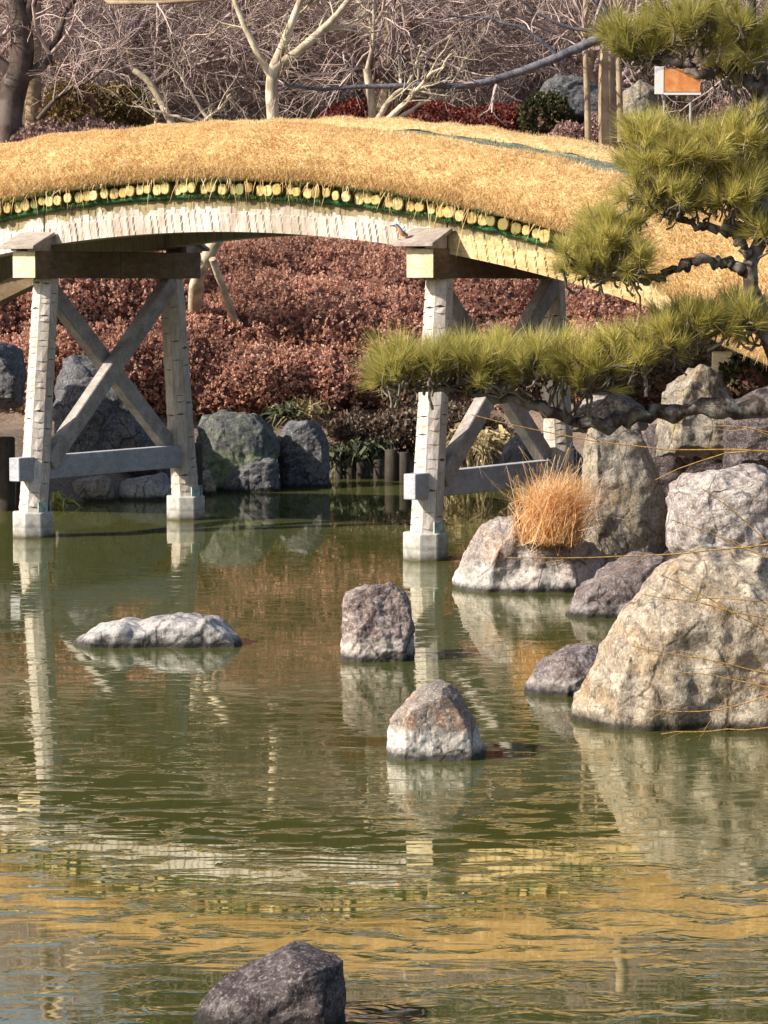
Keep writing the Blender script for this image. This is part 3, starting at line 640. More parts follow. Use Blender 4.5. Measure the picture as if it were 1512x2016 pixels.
# ================================================================== shrubs
def mound_points(ells, count, r, zmin=None):
    """points on the outside of a union of ellipsoids (cx,cy,cz,rx,ry,rz)"""
    P = []; Nn = []; E = np.array(ells, float); ar = E[:, 3] * E[:, 5] + E[:, 3] * E[:, 4] + E[:, 4] * E[:, 5]
    pick = r.choice(len(E), count * 2, p=ar / ar.sum()); d = r.normal(0, 1, (count * 2, 3)); d /= np.linalg.norm(d, axis=1)[:, None]
    e = E[pick]; p = e[:, :3] + d * e[:, 3:]; nr = d / e[:, 3:]; nr /= np.linalg.norm(nr, axis=1)[:, None]
    ok = p[:, 2] > ground_h(p[:, 0], p[:, 1]) + 0.02
    for k in range(len(E)):
        q = (p - E[k, :3]) / E[k, 3:]; ok &= ((q ** 2).sum(1) > 0.93) | (pick == k)
    ok &= nr[:, 1] < 0.75
    p, nr = p[ok][:count], nr[ok][:count]; return p, nr
def shrub(name, ells, count, mats, label, cat='shrub', leaf=0.035, shoots=5, spread=.06, group=None, seed=0, tw=True):
    r = np.random.default_rng(100 + seed); E = np.array(ells, float)
    base = [E[:, 0].mean(), E[:, 1].mean(), float(ground_h(E[:, 0].mean(), E[:, 1].mean()))]
    t = root(name, base); tag(t, label, cat, group)
    # dark twiggy body inside
    bm = bmesh.new()
    for e in E:
        mt = Matrix.Translation(e[:3].tolist()) @ Matrix.Diagonal((e[3] * .90, e[4] * .90, e[5] * .90, 1))
        bmesh.ops.create_icosphere(bm, subdivisions=3, radius=1, matrix=mt)
    for v in bm.verts:
        v.co += v.co.normalized() * 0 + Vector((1, 1, 1)) * 0.05 * noise.noise(v.co * 4)
    me = bpy.data.meshes.new('twig_body'); bm.to_mesh(me); bm.free()
    link('twig_body', me, t, mats[1])
    p, nr = mound_points(ells, count, r); n_ = len(p)
    low = np.array([noise.noise(Vector((q * 3.2).tolist())) for q in p]); p = p + nr * (low * .10)[:, None] - nr * r.random((n_, 1)) * .10
    up = nr * .8 + np.array([0, 0, .7]) + r.normal(0, .45, (n_, 3)); up /= np.linalg.norm(up, axis=1)[:, None]
    VV = []; 
    for k in range(shoots):
        dd = up + r.normal(0, .75, (n_, 3)); dd /= np.linalg.norm(dd, axis=1)[:, None]
        sd = np.cross(dd, r.normal(0, 1, (n_, 3))); sd /= np.linalg.norm(sd, axis=1)[:, None]
        b0 = p + up * r.uniform(0, spread, (n_, 1)); L = leaf * r.uniform(.7, 1.4, (n_, 1)); w = L * .33
        Q = np.stack([b0, b0 + dd * L * .5 + sd * w, b0 + dd * L, b0 + dd * L * .5 - sd * w], 1); VV.append(Q)
    VV = np.concatenate(VV, 0).reshape(-1, 3); FF = np.arange(len(VV)).reshape(-1, 4)
    tag(link('leaves', np_mesh('leaves', VV, FF), t, mats[0]), kind='stuff')
    return t
def Eat(px, py, Y, rx, ry, rz): p = at(px, py, Y); return (p[0], p[1], p[2], rx, ry, rz)
red_leaf = leaf_mat('russet_azalea_leaves', [(0.0, rgb('#8e6654')), (0.25, rgb('#c48e76')), (0.6, rgb('#dcaa92')), (0.9, rgb('#ecc8b2')), (1.0, rgb('#ecdacc'))], 0.95, 0.45, 1.0)
red_body = bark_mat('azalea_twigs', rgb('#4a322c'), rgb('#6a4a40'), None, 18)
dk_leaf = leaf_mat('deep_red_leaves', [(0.0, rgb('#4a1f1a')), (0.5, rgb('#7a342a')), (1.0, rgb('#984a3a'))], 0.6, 0.2, 1.0)
pk_leaf = leaf_mat('dusty_pink_leaves', [(0.0, rgb('#7c625c')), (0.5, rgb('#a5857c')), (1.0, rgb('#c4a69a'))], 0.6, 0.2, 1.0)
gn_leaf = leaf_mat('dark_evergreen_leaves', [(0.0, rgb('#22281a')), (0.5, rgb('#3c4226')), (1.0, rgb('#6a5a34'))], 0.5, 0.15, 1.0)
ol_leaf = leaf_mat('olive_brown_leaves', [(0.0, rgb('#5a4a2c')), (0.5, rgb('#86703c')), (1.0, rgb('#a8905a'))], 0.6, 0.2, 1.0)
tw_leaf = leaf_mat('brown_twiggy_leaves', [(0.0, rgb('#4a3c32')), (0.5, rgb('#7a6654')), (1.0, rgb('#a08c76'))], 0.7, 0.2, 1.0)
AZ = [red_leaf, red_body]
shrub('azalea_shrub', [Eat(450, 600, 36.6, .9, 1.1, .78), Eat(560, 590, 37.0, 1.1, 1.2, .80), Eat(680, 590, 37.0, 1.1, 1.2, .75), Eat(780, 610, 36.6, .8, 1.1, .75), Eat(430, 690, 35.4, .8, 1.0, .72), Eat(520, 670, 35.6, 1.0, 1.1, .80), Eat(640, 680, 35.6, 1.0, 1.1, .78), Eat(760, 690, 35.6, .9, 1.0, .74), Eat(850, 690, 35.7, .7, 1.0, .66),
      Eat(420, 770, 34.5, .6, .7, .42), Eat(500, 750, 34.6, .8, .8, .46), Eat(620, 755, 34.8, .9, .8, .46), Eat(740, 760, 34.9, .8, .8, .40)],
      24000, AZ, 'broad clipped russet azalea seen between the left and right bridge posts', seed=1, leaf=.034, shoots=9)
shrub('azalea_shrub', [Eat(-20, 650, 34.8, .9, 1.0, .8), Eat(90, 640, 35.0, .9, 1.1, .82), Eat(200, 630, 35.4, 1.0, 1.1, .88), Eat(300, 630, 35.8, 1.0, 1.1, .92), Eat(100, 720, 34.2, .8, .8, .5), Eat(240, 730, 34.4, .9, .8, .55), Eat(340, 730, 34.6, .7, .8, .6)],
      15000, AZ, 'russet azalea behind the crossed braces of the left posts', seed=2, leaf=.034, shoots=9)
shrub('azalea_shrub', [Eat(960, 640, 36.5, 1.0, 1.0, .8), Eat(1080, 650, 36.8, 1.0, 1.1, .85), Eat(1190, 650, 36.2, .9, 1.1, .8), Eat(1300, 690, 35.6, .9, 1.0, .7), Eat(1020, 730, 35.4, 1.0, 1.0, .6), Eat(1160, 740, 35.2, 1.0, 1.0, .6)],
      12000, AZ, 'russet azalea under the bridge behind the right rear post', seed=3, leaf=.034, shoots=9)
shrub('clipped_shrub', [Eat(850, 270, 42.5, .9, .8, .42), Eat(960, 272, 42.5, 1.0, .8, .40), Eat(1050, 280, 42.3, .5, .7, .30)], 5200, [dk_leaf, red_body], 'low deep red clipped shrub just above the far turf edge', seed=4, leaf=.045)
shrub('clipped_shrub', [Eat(1130, 290, 41.2, .35, .5, .35), Eat(1185, 285, 41.2, .42, .5, .38)], 2200, [pk_leaf, red_body], 'small dusty pink clipped shrub at the foot of the straight trunk', seed=5, leaf=.04)
shrub('evergreen_bush', [Eat(1075, 235, 41.8, .38, .5, .32)], 1700, [gn_leaf, red_body], 'dark green rounded bush below the grey rock on the upper slope', seed=6, leaf=.05)
shrub('clipped_shrub', [Eat(110, 300, 40, .7, .6, .35), Eat(190, 290, 40.5, .6, .6, .35)], 2600, [pk_leaf, red_body], 'dusty pink low shrub on the slope above the left turf', seed=7, leaf=.045)
shrub('olive_shrub', [Eat(160, 240, 42.5, .6, .6, .5), Eat(230, 235, 43, .5, .6, .45)], 2600, [ol_leaf, red_body], 'olive brown shrub right of the dark left trunk', seed=8, leaf=.055)
shrub('clipped_shrub', [Eat(690, 250, 43.5, .5, .6, .32)], 1500, [dk_leaf, red_body], 'small red shrub above the crown of the bridge, left of the long one', seed=9, leaf=.045)
shrub('clipped_shrub', [Eat(1440, 270, 40, .5, .6, .4)], 1800, [pk_leaf, red_body], 'dusty pink shrub glimpsed through the pine at the right', seed=10, leaf=.045)
shrub('bank_shrub', [Eat(730, 862, 34.0, .5, .5, .26), Eat(800, 860, 34.0, .6, .5, .28), Eat(880, 850, 34.2, .6, .5, .3)], 3600, [tw_leaf, red_body], 'low brown twiggy ground cover on the bank above the thin stakes', seed=11, leaf=.045)
shrub('evergreen_bush', [Eat(1490, 745, 23.2, .22, .3, .22)], 900, [gn_leaf, red_body], 'small grey green bush at the right edge under the bridge landing', seed=12, leaf=.045)
shrub('bank_shrub', [Eat(1340, 720, 27.5, .5, .5, .42), Eat(1420, 700, 27.5, .5, .5, .5), Eat(1250, 740, 28, .5, .5, .36), Eat(1500, 690, 27, .5, .5, .5)], 4200, [tw_leaf, red_body], 'brown twiggy cover on the bank behind the pine and angular rock', seed=13, leaf=.045)
# plants on the far water's edge
fern = leaf_mat('bank_fern_leaves', [(0.0, rgb('#262c1c')), (0.5, rgb('#434a30')), (1.0, rgb('#74704c'))], 0.6, 0.2, 2.0)
tanl = leaf_mat('tan_seed_leaves', [(0.0, rgb('#7a6a48')), (0.5, rgb('#a8946a')), (1.0, rgb('#cdb98c'))], 0.7, 0.2, 2.0)
def tuft_plant(name, base, n_, length, mats, label, cat, spread=.7, width=.006, droop=.5, up=1.0, seed=0, R0=.1, lean=0.0):
    r = np.random.default_rng(300 + seed); t = root(name, base); tag(t, label, cat)
    p = np.array(base) + r.normal(0, R0, (n_, 3)) * [1, 1, .15]; d = r.normal(0, spread, (n_, 3)) + [lean, 0, up]; d /= np.linalg.norm(d, axis=1)[:, None]
    L = length * r.uniform(.5, 1.2, (n_, 1)); sd = np.cross(d, r.normal(0, 1, (n_, 3))); sd /= np.linalg.norm(sd, axis=1)[:, None]
    K = 5; ts = np.linspace(0, 1, K); P = p[:, None] + d[:, None] * L[:, None] * ts[None, :, None] + np.array([0, 0, -1.0]) * (L[:, None] * droop * ts[None, :, None] ** 2.2) + r.normal(0, .10, (n_, 1, 3)) * L[:, None] * np.sin(ts * 6)[None, :, None]
    w = width * (1 - ts * .85)[None, :, None] * r.uniform(.6, 1.4, (n_, 1, 1)); A_ = P - sd[:, None] * w; B_ = P + sd[:, None] * w
    VV = np.stack([A_, B_], 2).reshape(n_, -1, 3); b = np.arange(n_)[:, None] * (2 * K)
    FF = np.concatenate([b + [2 * k, 2 * k + 1, 2 * k + 3, 2 * k + 2] for k in range(K - 1)], 0)
    tag(link('blades', np_mesh('blades', VV.reshape(-1, 3), FF), t, mats), kind='stuff'); return t
def gz(px, py, Y): p = at(px, py, Y); return (p[0], p[1], p[2])
tuft_plant('bank_plant', gz(600, 815, 33.4), 160, .32, tanl, 'pale tan seed-headed plant on the bank above the grey block', 'plant', .8, .012, .4, seed=1)
tuft_plant('bank_plant', gz(560, 812, 33.2), 120, .22, fern, 'dark green leafy plant behind the lichen-banded boulder', 'plant', .9, .02, .5, seed=2)
tuft_plant('bank_fern', gz(672, 895, 33.0), 130, .30, fern, 'green fern hanging over the far waterline right of the grey block', 'plant', 1.0, .02, .9, .4, seed=3)
tuft_plant('bank_fern', gz(720, 880, 33.3), 150, .30, fern, 'dull green fern on the shady bank, middle one of the far waterline', 'plant', 1.0, .02, .9, .4, seed=4)
tuft_plant('bank_fern', gz(945, 870, 32.6), 240, .36, [tanl], 'dry tan fern under the bridge beyond the brace of the right posts', 'plant', 1.0, .018, .8, .5, seed=5, R0=.25)
tuft_plant('bank_grass', gz(118, 985, 28.9), 26, .34, leaf_mat('yellow_grass', [(0, rgb('#9a9438')), (1, rgb('#d8d070'))], .6, .3), 'yellow green broad-bladed grass by the left front footing', 'grass', .8, .018, 1.2, .6, seed=6, R0=.04)
orange = leaf_mat('orange_grass_blades', [(0.0, rgb('#cc9456')), (0.35, rgb('#eabc80')), (0.7, rgb('#f8dcac')), (1.0, rgb('#fdf2da'))], .8, .45, 4)
og = at(1080, 1066, 20.95)
tuft_plant('grass_tuft', (og[0], og[1], og[2]), 2000, .72, orange, 'bright orange dry grass tuft beside the standing stone', 'grass', .20, .0030, .42, .95, seed=7, R0=.08, lean=.14)

# ================================================================== wooden stakes along the far bank
stake_mat = wood_mat('dark_stake_wood', rgb('#4c443c'), rgb('#383028'), rgb('#1e1914'), (6, 6, 2), .5, .4)
def stake(px, ytop, ybot, Y, r, label):
    t = at(px, ytop, Y); b = at(px, ybot, Y); t[1] = b[1] = Y
    o = root('wooden_stake', (b[0], b[1], -0.4)); mb = MB(); j = R.uniform(-.02, .02)
    mb.tube([(b[0], b[1], -.4), (b[0] + j, b[1], (t[2] - .4) / 2), (t[0] + j, t[1], t[2] - .01), (t[0] + j, t[1], t[2])], [r, r * 1.05, r, r * .85], 9)
    bpy.data.objects.remove(o)
    o = mb.build('wooden_stake', stake_mat); me = o.data
    o.location = (b[0], b[1], 0)
    for v in me.vertices: v.co -= Vector((b[0], b[1], 0))
    tag(o, label, 'stake', 'stakes along the far bank')
stake(12, 860, 1010, 28.4, .085, 'squat grey stake at the far left edge of the water')
stake(42, 905, 1010, 28.6, .06, 'thin stake between the left edge stake and left front post')
stake(386, 872, 970, 30.3, .065, 'grey stake standing right behind the rear left post')
stake(772, 885, 950, 32.6, .07, 'dark stake at the far waterline just left of the right front post')
stake(796, 890, 950, 32.6, .065, 'dark stake half hidden by the right front post')
stake(745, 905, 950, 32.9, .05, 'short dark stake, left of the pair by the right front post')
for k, x in enumerate((668, 690, 712)):
    stake(x, 900 + 5 * k, 950, 32.9, .04, ['thin dark stake nearest the upright grey block', 'thin dark stake second from the upright grey block', 'thin dark stake third from the upright grey block'][k])

# ================================================================== trees
def tubes_np(paths, radii, sides=3):
    """paths (M,K,3), radii (M,K) -> verts, quads"""
    M_, K = paths.shape[:2]
    d = np.gradient(paths, axis=1); d /= np.linalg.norm(d, axis=2, keepdims=True) + 1e-9
    ref = np.where(np.abs(d[..., 2:3]) > .9, np.array([1., 0, 0]), np.array([0, 0, 1.]))
    a = np.cross(d, ref); a /= np.linalg.norm(a, axis=2, keepdims=True) + 1e-9; b = np.cross(d, a)
    an = np.arange(sides) * 2 * math.pi / sides
    V_ = paths[:, :, None] + radii[:, :, None, None] * (a[:, :, None] * np.cos(an)[None, None, :, None] + b[:, :, None] * np.sin(an)[None, None, :, None])
    i = np.arange(M_ * K * sides).reshape(M_, K, sides); j = np.roll(i, -1, axis=2)
    F_ = np.stack([i[:, :-1].ravel(), j[:, :-1].ravel(), j[:, 1:].ravel(), i[:, 1:].ravel()], 1)
    return V_.reshape(-1, 3), F_
def resample(pts, K):
    pts = np.array(pts, float); t = np.concatenate([[0], np.cumsum(np.linalg.norm(np.diff(pts, axis=0), axis=1))]); u_ = np.linspace(0, t[-1], K)
    q = np.stack([np.interp(u_, t, pts[:, k]) for k in range(3)], 1)
    for _ in range(2): q[1:-1] = (q[:-2] + 2 * q[1:-1] + q[2:]) / 4
    return q
def grow(par, prad, per, length, angle, grav, wob, K, r, t0=.2, t1=1.0, rr=.55, rmin=.004, taper=.35):
    M_, Kp = par.shape[:2]; n_ = M_ * per
    pi = np.repeat(np.arange(M_), per); t = r.uniform(t0, t1, n_) * (Kp - 1); k0 = np.clip(t.astype(int), 0, Kp - 2); f = (t - k0)[:, None]
    st = par[pi, k0] * (1 - f) + par[pi, k0 + 1] * f; pr = prad[pi, k0] * (1 - f[:, 0]) + prad[pi, k0 + 1] * f[:, 0]
    d = par[pi, k0 + 1] - par[pi, k0]; d /= np.linalg.norm(d, axis=1)[:, None] + 1e-9
    pe = np.cross(d, r.normal(0, 1, (n_, 3))); pe /= np.linalg.norm(pe, axis=1)[:, None]
    a = np.radians(angle) * r.uniform(.6, 1.3, n_)[:, None]; dd = d * np.cos(a) + pe * np.sin(a)
    L = length * r.uniform(.5, 1.3, n_); step = (L / (K - 1))[:, None]; P = np.empty((n_, K, 3)); P[:, 0] = st
    for k in range(1, K):
        dd = dd + r.normal(0, wob, (n_, 3)) + np.array([0, 0, grav]); dd /= np.linalg.norm(dd, axis=1)[:, None]; P[:, k] = P[:, k - 1] + dd * step
    r0 = np.maximum(pr * rr, rmin); RR = r0[:, None] * np.linspace(1, taper, K)[None]
    return P, np.maximum(RR, rmin * .6)
def limb_tree(name, base, trunk, limbs, mats, label, levels, r, cat='tree', tsides=8):
    """trunk: (pts, r0, r1); limbs: list of the same; levels: list of grow() settings"""
    t = root(name, base); tag(t, label, cat)
    pts, r0, r1 = trunk; tp = resample(pts, 12)[None]; tr_ = np.linspace(r0, r1, 12)[None]
    v, f = tubes_np(tp, tr_, tsides); link('trunk', np_mesh('trunk', v, f, True), t, mats[0])
    LP = []; LR = []
    for pts, a, b in limbs:
        q = resample(pts, 12); q += r.normal(0, .022, q.shape) * np.linspace(0, 1, 12)[:, None]; rad = np.linspace(a, b, 12); v, f = tubes_np(q[None], rad[None], 7)
        link('limb', np_mesh('limb', v, f, True), t, mats[-1] if len(mats) > 2 else mats[0]); LP.append(q); LR.append(rad)
    par = np.array(LP) if LP else tp; prad = np.array(LR) if LR else tr_
    VV = []; FF = []; off = 0
    for lv in levels:
        par, prad = grow(par, prad, r=r, **lv); v, f = tubes_np(par, prad, 4 if prad.max() > .015 else 3); VV.append(v); FF.append(f + off); off += len(v)
    if VV: tag(link('twigs', np_mesh('twigs', np.concatenate(VV), np.concatenate(FF), True), t, mats[1]), kind='stuff')
    return t
bk_dark = bark_mat('dark_bark', rgb('#3a302c'), rgb('#5c4e48'), rgb('#857a70'), 9, .4)
bk_pale = bark_mat('pale_lichened_bark', rgb('#8c7c68'), rgb('#b8a88e'), rgb('#ded2b8'), 12, .55)
bk_grey = bark_mat('smooth_blue_grey_bark', rgb('#47444a'), rgb('#66626a'), rgb('#8a868a'), 22, .4)
bk_mauve = bark_mat('mauve_twig_bark', rgb('#957f77'), rgb('#b8a199'), rgb('#d2beb4'), 3, .5)
bk_tan = bark_mat('tan_bark', rgb('#7d6a56'), rgb('#a08a70'), rgb('#bca88e'), 9, .4)
rt = np.random.default_rng(11)
def px(*pts, Y): return [at(p[0], p[1], Y + (p[2] if len(p) > 2 else 0)) for p in pts]
def gbase(p): p = np.array(p); return (p[0], p[1], float(ground_h(p[0], p[1])))
TW = [dict(per=9, length=.9, angle=55, grav=.02, wob=.16, K=7, rr=.5, rmin=.008), dict(per=6, length=.55, angle=50, grav=-.02, wob=.2, K=6, rr=.6, rmin=.006), dict(per=4, length=.3, angle=45, grav=-.03, wob=.2, K=4, rr=.6, rmin=.004)]
# dark trunk on the left
tr0 = px((15, 330), (12, 230), (25, 170), (50, 120), (45, 60), (20, -40), Y=40)
limb_tree('bare_tree', gbase(tr0[0]), (tr0, .22, .12), [(px((30, 160), (90, 130), (120, 60), (150, -20), Y=40), .09, .03), (px((35, 150), (-20, 110), (-60, 20), Y=40), .1, .04), (px((75, 235), (110, 190), (190, 150), (240, 110), Y=39.8), .035, .012), (px((45, 60), (60, 0), (110, -120), Y=40), .1, .03)],
          [bk_dark, bk_mauve], 'gnarled dark trunked bare tree at the left edge', TW, rt)
# pale pollard in the middle
tr0 = px((541, 300), (538, 230), (533, 180), (538, 132), Y=39)
limb_tree('pollard_tree', gbase(tr0[0]), (tr0, .085, .075), [(px((538, 134), (562, 80), (578, 30), (602, -20), (630, -120), Y=39), .065, .03), (px((540, 134), (590, 98), (640, 60), (690, 0), (740, -90), Y=39), .07, .03), (px((533, 150), (500, 90), (470, 30), (452, -20), (420, -130), Y=39), .05, .02),
          (px((536, 170), (560, 140), (570, 110), Y=39), .02, .008)], [bk_pale, bk_pale], 'pale cream barked pollard forking right above the crown of the bridge', [dict(per=7, length=.7, angle=50, grav=.03, wob=.16, K=6, rr=.35, rmin=.007), dict(per=5, length=.4, angle=50, grav=0, wob=.2, K=5, rr=.6, rmin=.005)], rt)
tr0 = px((345, 260), (325, 215), (300, 170), (285, 150), (262, 138), Y=39.5)
limb_tree('pollard_tree', gbase(tr0[0]), (tr0, .055, .04), [(px((308, 262), (307, 220), (305, 190), Y=39.6), .025, .018), (px((400, 245), (330, 225), (250, 205), Y=39.4), .025, .01), (px((410, 235), (380, 190), (345, 130), Y=39.8), .028, .012), (px((400, 240), (440, 210), (450, 190), Y=39.4), .026, .012)],
          [bk_pale, bk_pale], 'leaning pale cut stem with low stubs left of the middle pollard', [dict(per=5, length=.5, angle=55, grav=.03, wob=.2, K=6, rr=.5, rmin=.006), dict(per=4, length=.3, angle=50, grav=0, wob=.2, K=4, rr=.6, rmin=.004)], rt)
tr0 = px((725, 275), (735, 220), (728, 180), (722, 135), Y=39.5)
limb_tree('pollard_tree', gbase(tr0[0]), (tr0, .055, .05), [(px((735, 250), (770, 190), (810, 160), (832, 105), Y=39.2), .045, .014), (px((750, 250), (800, 200), (850, 150), (892, 104), Y=39.1), .05, .016), (px((765, 250), (800, 220), (870, 180), (930, 120), Y=39.6), .03, .01), (px((722, 140), (740, 60), (730, -60), Y=39.6), .03, .012)],
          [bk_pale, bk_pale], 'pale stem with three slanting branches right of the bridge crown', [dict(per=7, length=.6, angle=50, grav=.02, wob=.18, K=6, rr=.5, rmin=.006), dict(per=5, length=.35, angle=50, grav=0, wob=.2, K=5, rr=.6, rmin=.004)], rt)
# tree with the long blue-grey low limb
tr0 = px((1197, 290), (1195, 200), (1192, 120), (1205, 50), (1230, -80), (1240, -260), Y=40)
limb_tree('bare_tree', gbase(tr0[0]), (tr0, .125, .08), [(px((1205, 62), (1170, 82), (1100, 115), (1030, 142), (980, 160), (900, 172), (800, 165), (700, 170), (600, 182), (500, 165), Y=39.2), .068, .014), (px((1205, 40), (1160, -20), (1080, -90), Y=40), .07, .02), (px((1195, 60), (1130, 60), (1060, 30), (980, -30), Y=39.6), .03, .012),
          (px((1100, 112), (1060, 70), (1000, 40), (900, 30), (830, 45), Y=39.2), .03, .01)], [bk_tan, bk_mauve, bk_grey], 'bare tree with a long smooth blue grey limb reaching left', TW[1:], rt)
for k, (x0, x1, lab) in enumerate(((1158, 1150, 'thin tan stem left of the straight trunk'), (1222, 1215, 'thin tan stem right of the straight trunk'))):
    tr0 = px((x0, 280), (x0 - 2, 180), (x1, 60), (x1 + 8, -120), Y=39.8)
    limb_tree('sapling', gbase(tr0[0]), (tr0, .045, .025), [], [bk_tan, bk_mauve], lab, [dict(per=26, length=.8, angle=40, grav=.02, wob=.15, K=6, rr=.4, rmin=.006, t0=.4)], rt)
# overhanging arc at the top left
tr0 = px((80, -330, 6), (110, -200, 4), (150, -60, 1), (180, 5), (230, 36), (300, 42), (370, 22), (420, -8), Y=35)
limb_tree('bare_tree', gbase(px((60, -100), Y=43)[0]), ([np.array(gbase(px((60, -100), Y=43)[0])), at(70, -200, 42.5), at(80, -330, 41)], .12, .09), [(tr0, .07, .022)], [bk_tan, bk_mauve], 'bare tree whose drooping limb swings an arc across the top left', TW[1:], rt)
# thicket of bare weeping trees on the slope, one trunk each
proto = []
for v_ in range(4):
    r = np.random.default_rng(40 + v_); K = 10
    h_ = [3.9, 4.3, 3.5, 4.0][v_]
    tp = np.zeros((1, K, 3)); tp[0, :, 2] = np.linspace(0, h_ * .55, K); tp[0, :, :2] = np.cumsum(r.normal(0, .06, (K, 2)), 0); trd = np.linspace(.12, .07, K)[None]
    tv, tf = tubes_np(tp, trd, 7)
    l1, r1 = grow(tp, trd, 17, 2.7, 62, .03, .13, 10, r, .25, 1, .55, .02)
    l2, r2 = grow(l1, r1, 8, 1.5, 48, -.06, .17, 8, r, .2, 1, .55, .010)
    l3, r3 = grow(l2, r2, 6, .85, 45, -.07, .2, 6, r, .15, 1, .6, .0065)
    l4, r4 = grow(l3, r3, 3, .45, 40, -.05, .2, 4, r, .15, 1, .6, .005)
    VV = []; FF = []; off = 0
    for a, b, sd in ((l1, r1, 5), (l2, r2, 4), (l3, r3, 3), (l4, r4, 3)):
        v, f = tubes_np(a, b, sd); VV.append(v); FF.append(f + off); off += len(v)
    VV = np.concatenate(VV); VV[:, 2] = np.maximum(VV[:, 2], .1)
    proto.append((np_mesh('trunk', tv, tf, True), np_mesh('twigs', VV, np.concatenate(FF), True)))
    for me in proto[-1]: me.materials.append(bk_mauve if me.name.startswith('twigs') else bk_tan)
spots = [(-7.2, 44), (-5.2, 46.5), (-3.6, 44.2), (-1.7, 46.0), (-.2, 44.5), (1.5, 46.5), (3.0, 44.8), (4.6, 46), (6.4, 44.5), (-6.2, 50), (-4, 51.5), (-1.5, 50.5), (1, 51.5), (3.4, 50.5), (6, 51), (-8.5, 48), (8.3, 48), (-7.5, 55), (-5, 57), (-2.4, 56), (0, 57.5), (2.6, 56), (5, 57), (7.6, 55.5), (-5.9, 48), (-2.8, 48.4), (.4, 48.2), (2.6, 48.6), (4.8, 48.2), (-6.4, 62), (-3, 63), (.8, 62), (4.4, 63), (8, 62)]
for k, (x, y) in enumerate(spots):
    t = empty('weeping_tree', (x, y, float(ground_h(x, y)) - .05)); t.rotation_euler.z = k * 2.4; s_ = 0.85 + .3 * ((k * 37) % 10) / 10; t.scale = (s_, s_, s_)
    tag(t, 'bare grey mauve weeping tree in the tangled thicket across the upper slope', 'tree', 'bare trees of the thicket on the upper slope')
    for me, nm in zip(proto[k % 4], ('trunk', 'twigs')):
        o = bpy.data.objects.new(nm, me); col.objects.link(o); o.parent = t
        if nm == 'twigs': o['kind'] = 'stuff'
# evergreen trees high behind the thicket
eg = leaf_mat('evergreen_foliage', [(0.0, rgb('#1e2414')), (0.5, rgb('#3a4420')), (1.0, rgb('#66682e'))], .6, .2, .8)
def evergreen(x, y, h_, w, label, seed):
    r = np.random.default_rng(500 + seed); z0 = float(ground_h(x, y)); t = root('evergreen_tree', (x, y, z0)); tag(t, label, 'tree')
    tp = np.zeros((1, 8, 3)); tp[0, :, 2] = np.linspace(z0 - .1, z0 + h_ * .9, 8); tp[0, :, 0] = x + r.normal(0, .08, 8); tp[0, :, 1] = y + r.normal(0, .08, 8)
    trd = np.linspace(.2, .05, 8)[None]; v, f = tubes_np(tp, trd, 7); link('trunk', np_mesh('trunk', v, f, True), t, bk_dark)
    l1, r1 = grow(tp, trd, 42, w, 75, .02, .1, 6, r, .18, 1.0, .4, .015); v, f = tubes_np(l1, r1, 4); link('limbs', np_mesh('limbs', v, f, True), t, bk_dark)
    n_ = 9000; k = r.integers(0, len(l1), n_); j = r.integers(1, 6, n_); p = l1[k, j] + r.normal(0, .22, (n_, 3)) * [1, 1, .7]
    d = r.normal(0, 1, (n_, 3)); d /= np.linalg.norm(d, axis=1)[:, None]; sd = np.cross(d, r.normal(0, 1, (n_, 3))); sd /= np.linalg.norm(sd, axis=1)[:, None]
    Q = np.stack([p - d * .08, p + sd * .035, p + d * .08, p - sd * .035], 1).reshape(-1, 3)
    tag(link('crown', np_mesh('crown', Q, np.arange(n_ * 4).reshape(-1, 4)), t, eg), kind='stuff')
for k, (x, y, h_, w, lab) in enumerate(((-3.6, 58, 3.4, 1.4, 'dark evergreen glimpsed through twigs at the top left of centre'), (1.1, 53.5, 3.6, 1.5, 'olive evergreen showing at the top edge right of centre'), (-7.5, 57, 4.5, 1.9, 'dark evergreen behind the left tree at the top left corner'), (5.2, 56, 4.0, 1.8, 'dark evergreen behind the pine at the top right'),
                             (-1.2, 58, 3.5, 1.6, 'dark evergreen at the top edge above the pollard'))):
    evergreen(x, y, h_, w, lab, k)

tall = []
for v_ in range(3):
    r = np.random.default_rng(600 + v_); h_ = (11.5, 9.5, 13.0)[v_]; K = 10; tp = np.zeros((1, K, 3)); tp[0, :, 2] = np.linspace(-.2, h_ * .95, K); tp[0, :, :2] = np.cumsum(r.normal(0, .05, (K, 2)), 0)
    trd = np.linspace(.26, .05, K)[None]; a = np_mesh('trunk', *tubes_np(tp, trd, 8), True); l1, r1 = grow(tp, trd, 90, 2.3, 78, .01, .1, 6, r, .08, 1, .35, .02); l1[:, :, :2] *= np.clip(1.25 - l1[:, :, 2:3] / h_ * .8, .25, 1.2)
    b = np_mesh('limbs', *tubes_np(l1, r1, 4), True); n_ = 34000; k = r.integers(0, len(l1), n_); j = r.integers(1, 6, n_); p = l1[k, j] + r.normal(0, .28, (n_, 3)) * [1, 1, .6]
    d = r.normal(0, 1, (n_, 3)); d /= np.linalg.norm(d, axis=1)[:, None]; sd = np.cross(d, r.normal(0, 1, (n_, 3))); sd /= np.linalg.norm(sd, axis=1)[:, None]
    c_ = np_mesh('crown', np.stack([p - d * .15, p + sd * .07, p + d * .15, p - sd * .07], 1).reshape(-1, 3), np.arange(n_ * 4).reshape(-1, 4))
    a.materials.append(bk_dark); b.materials.append(bk_dark); c_.materials.append(eg); tall.append((a, b, c_))
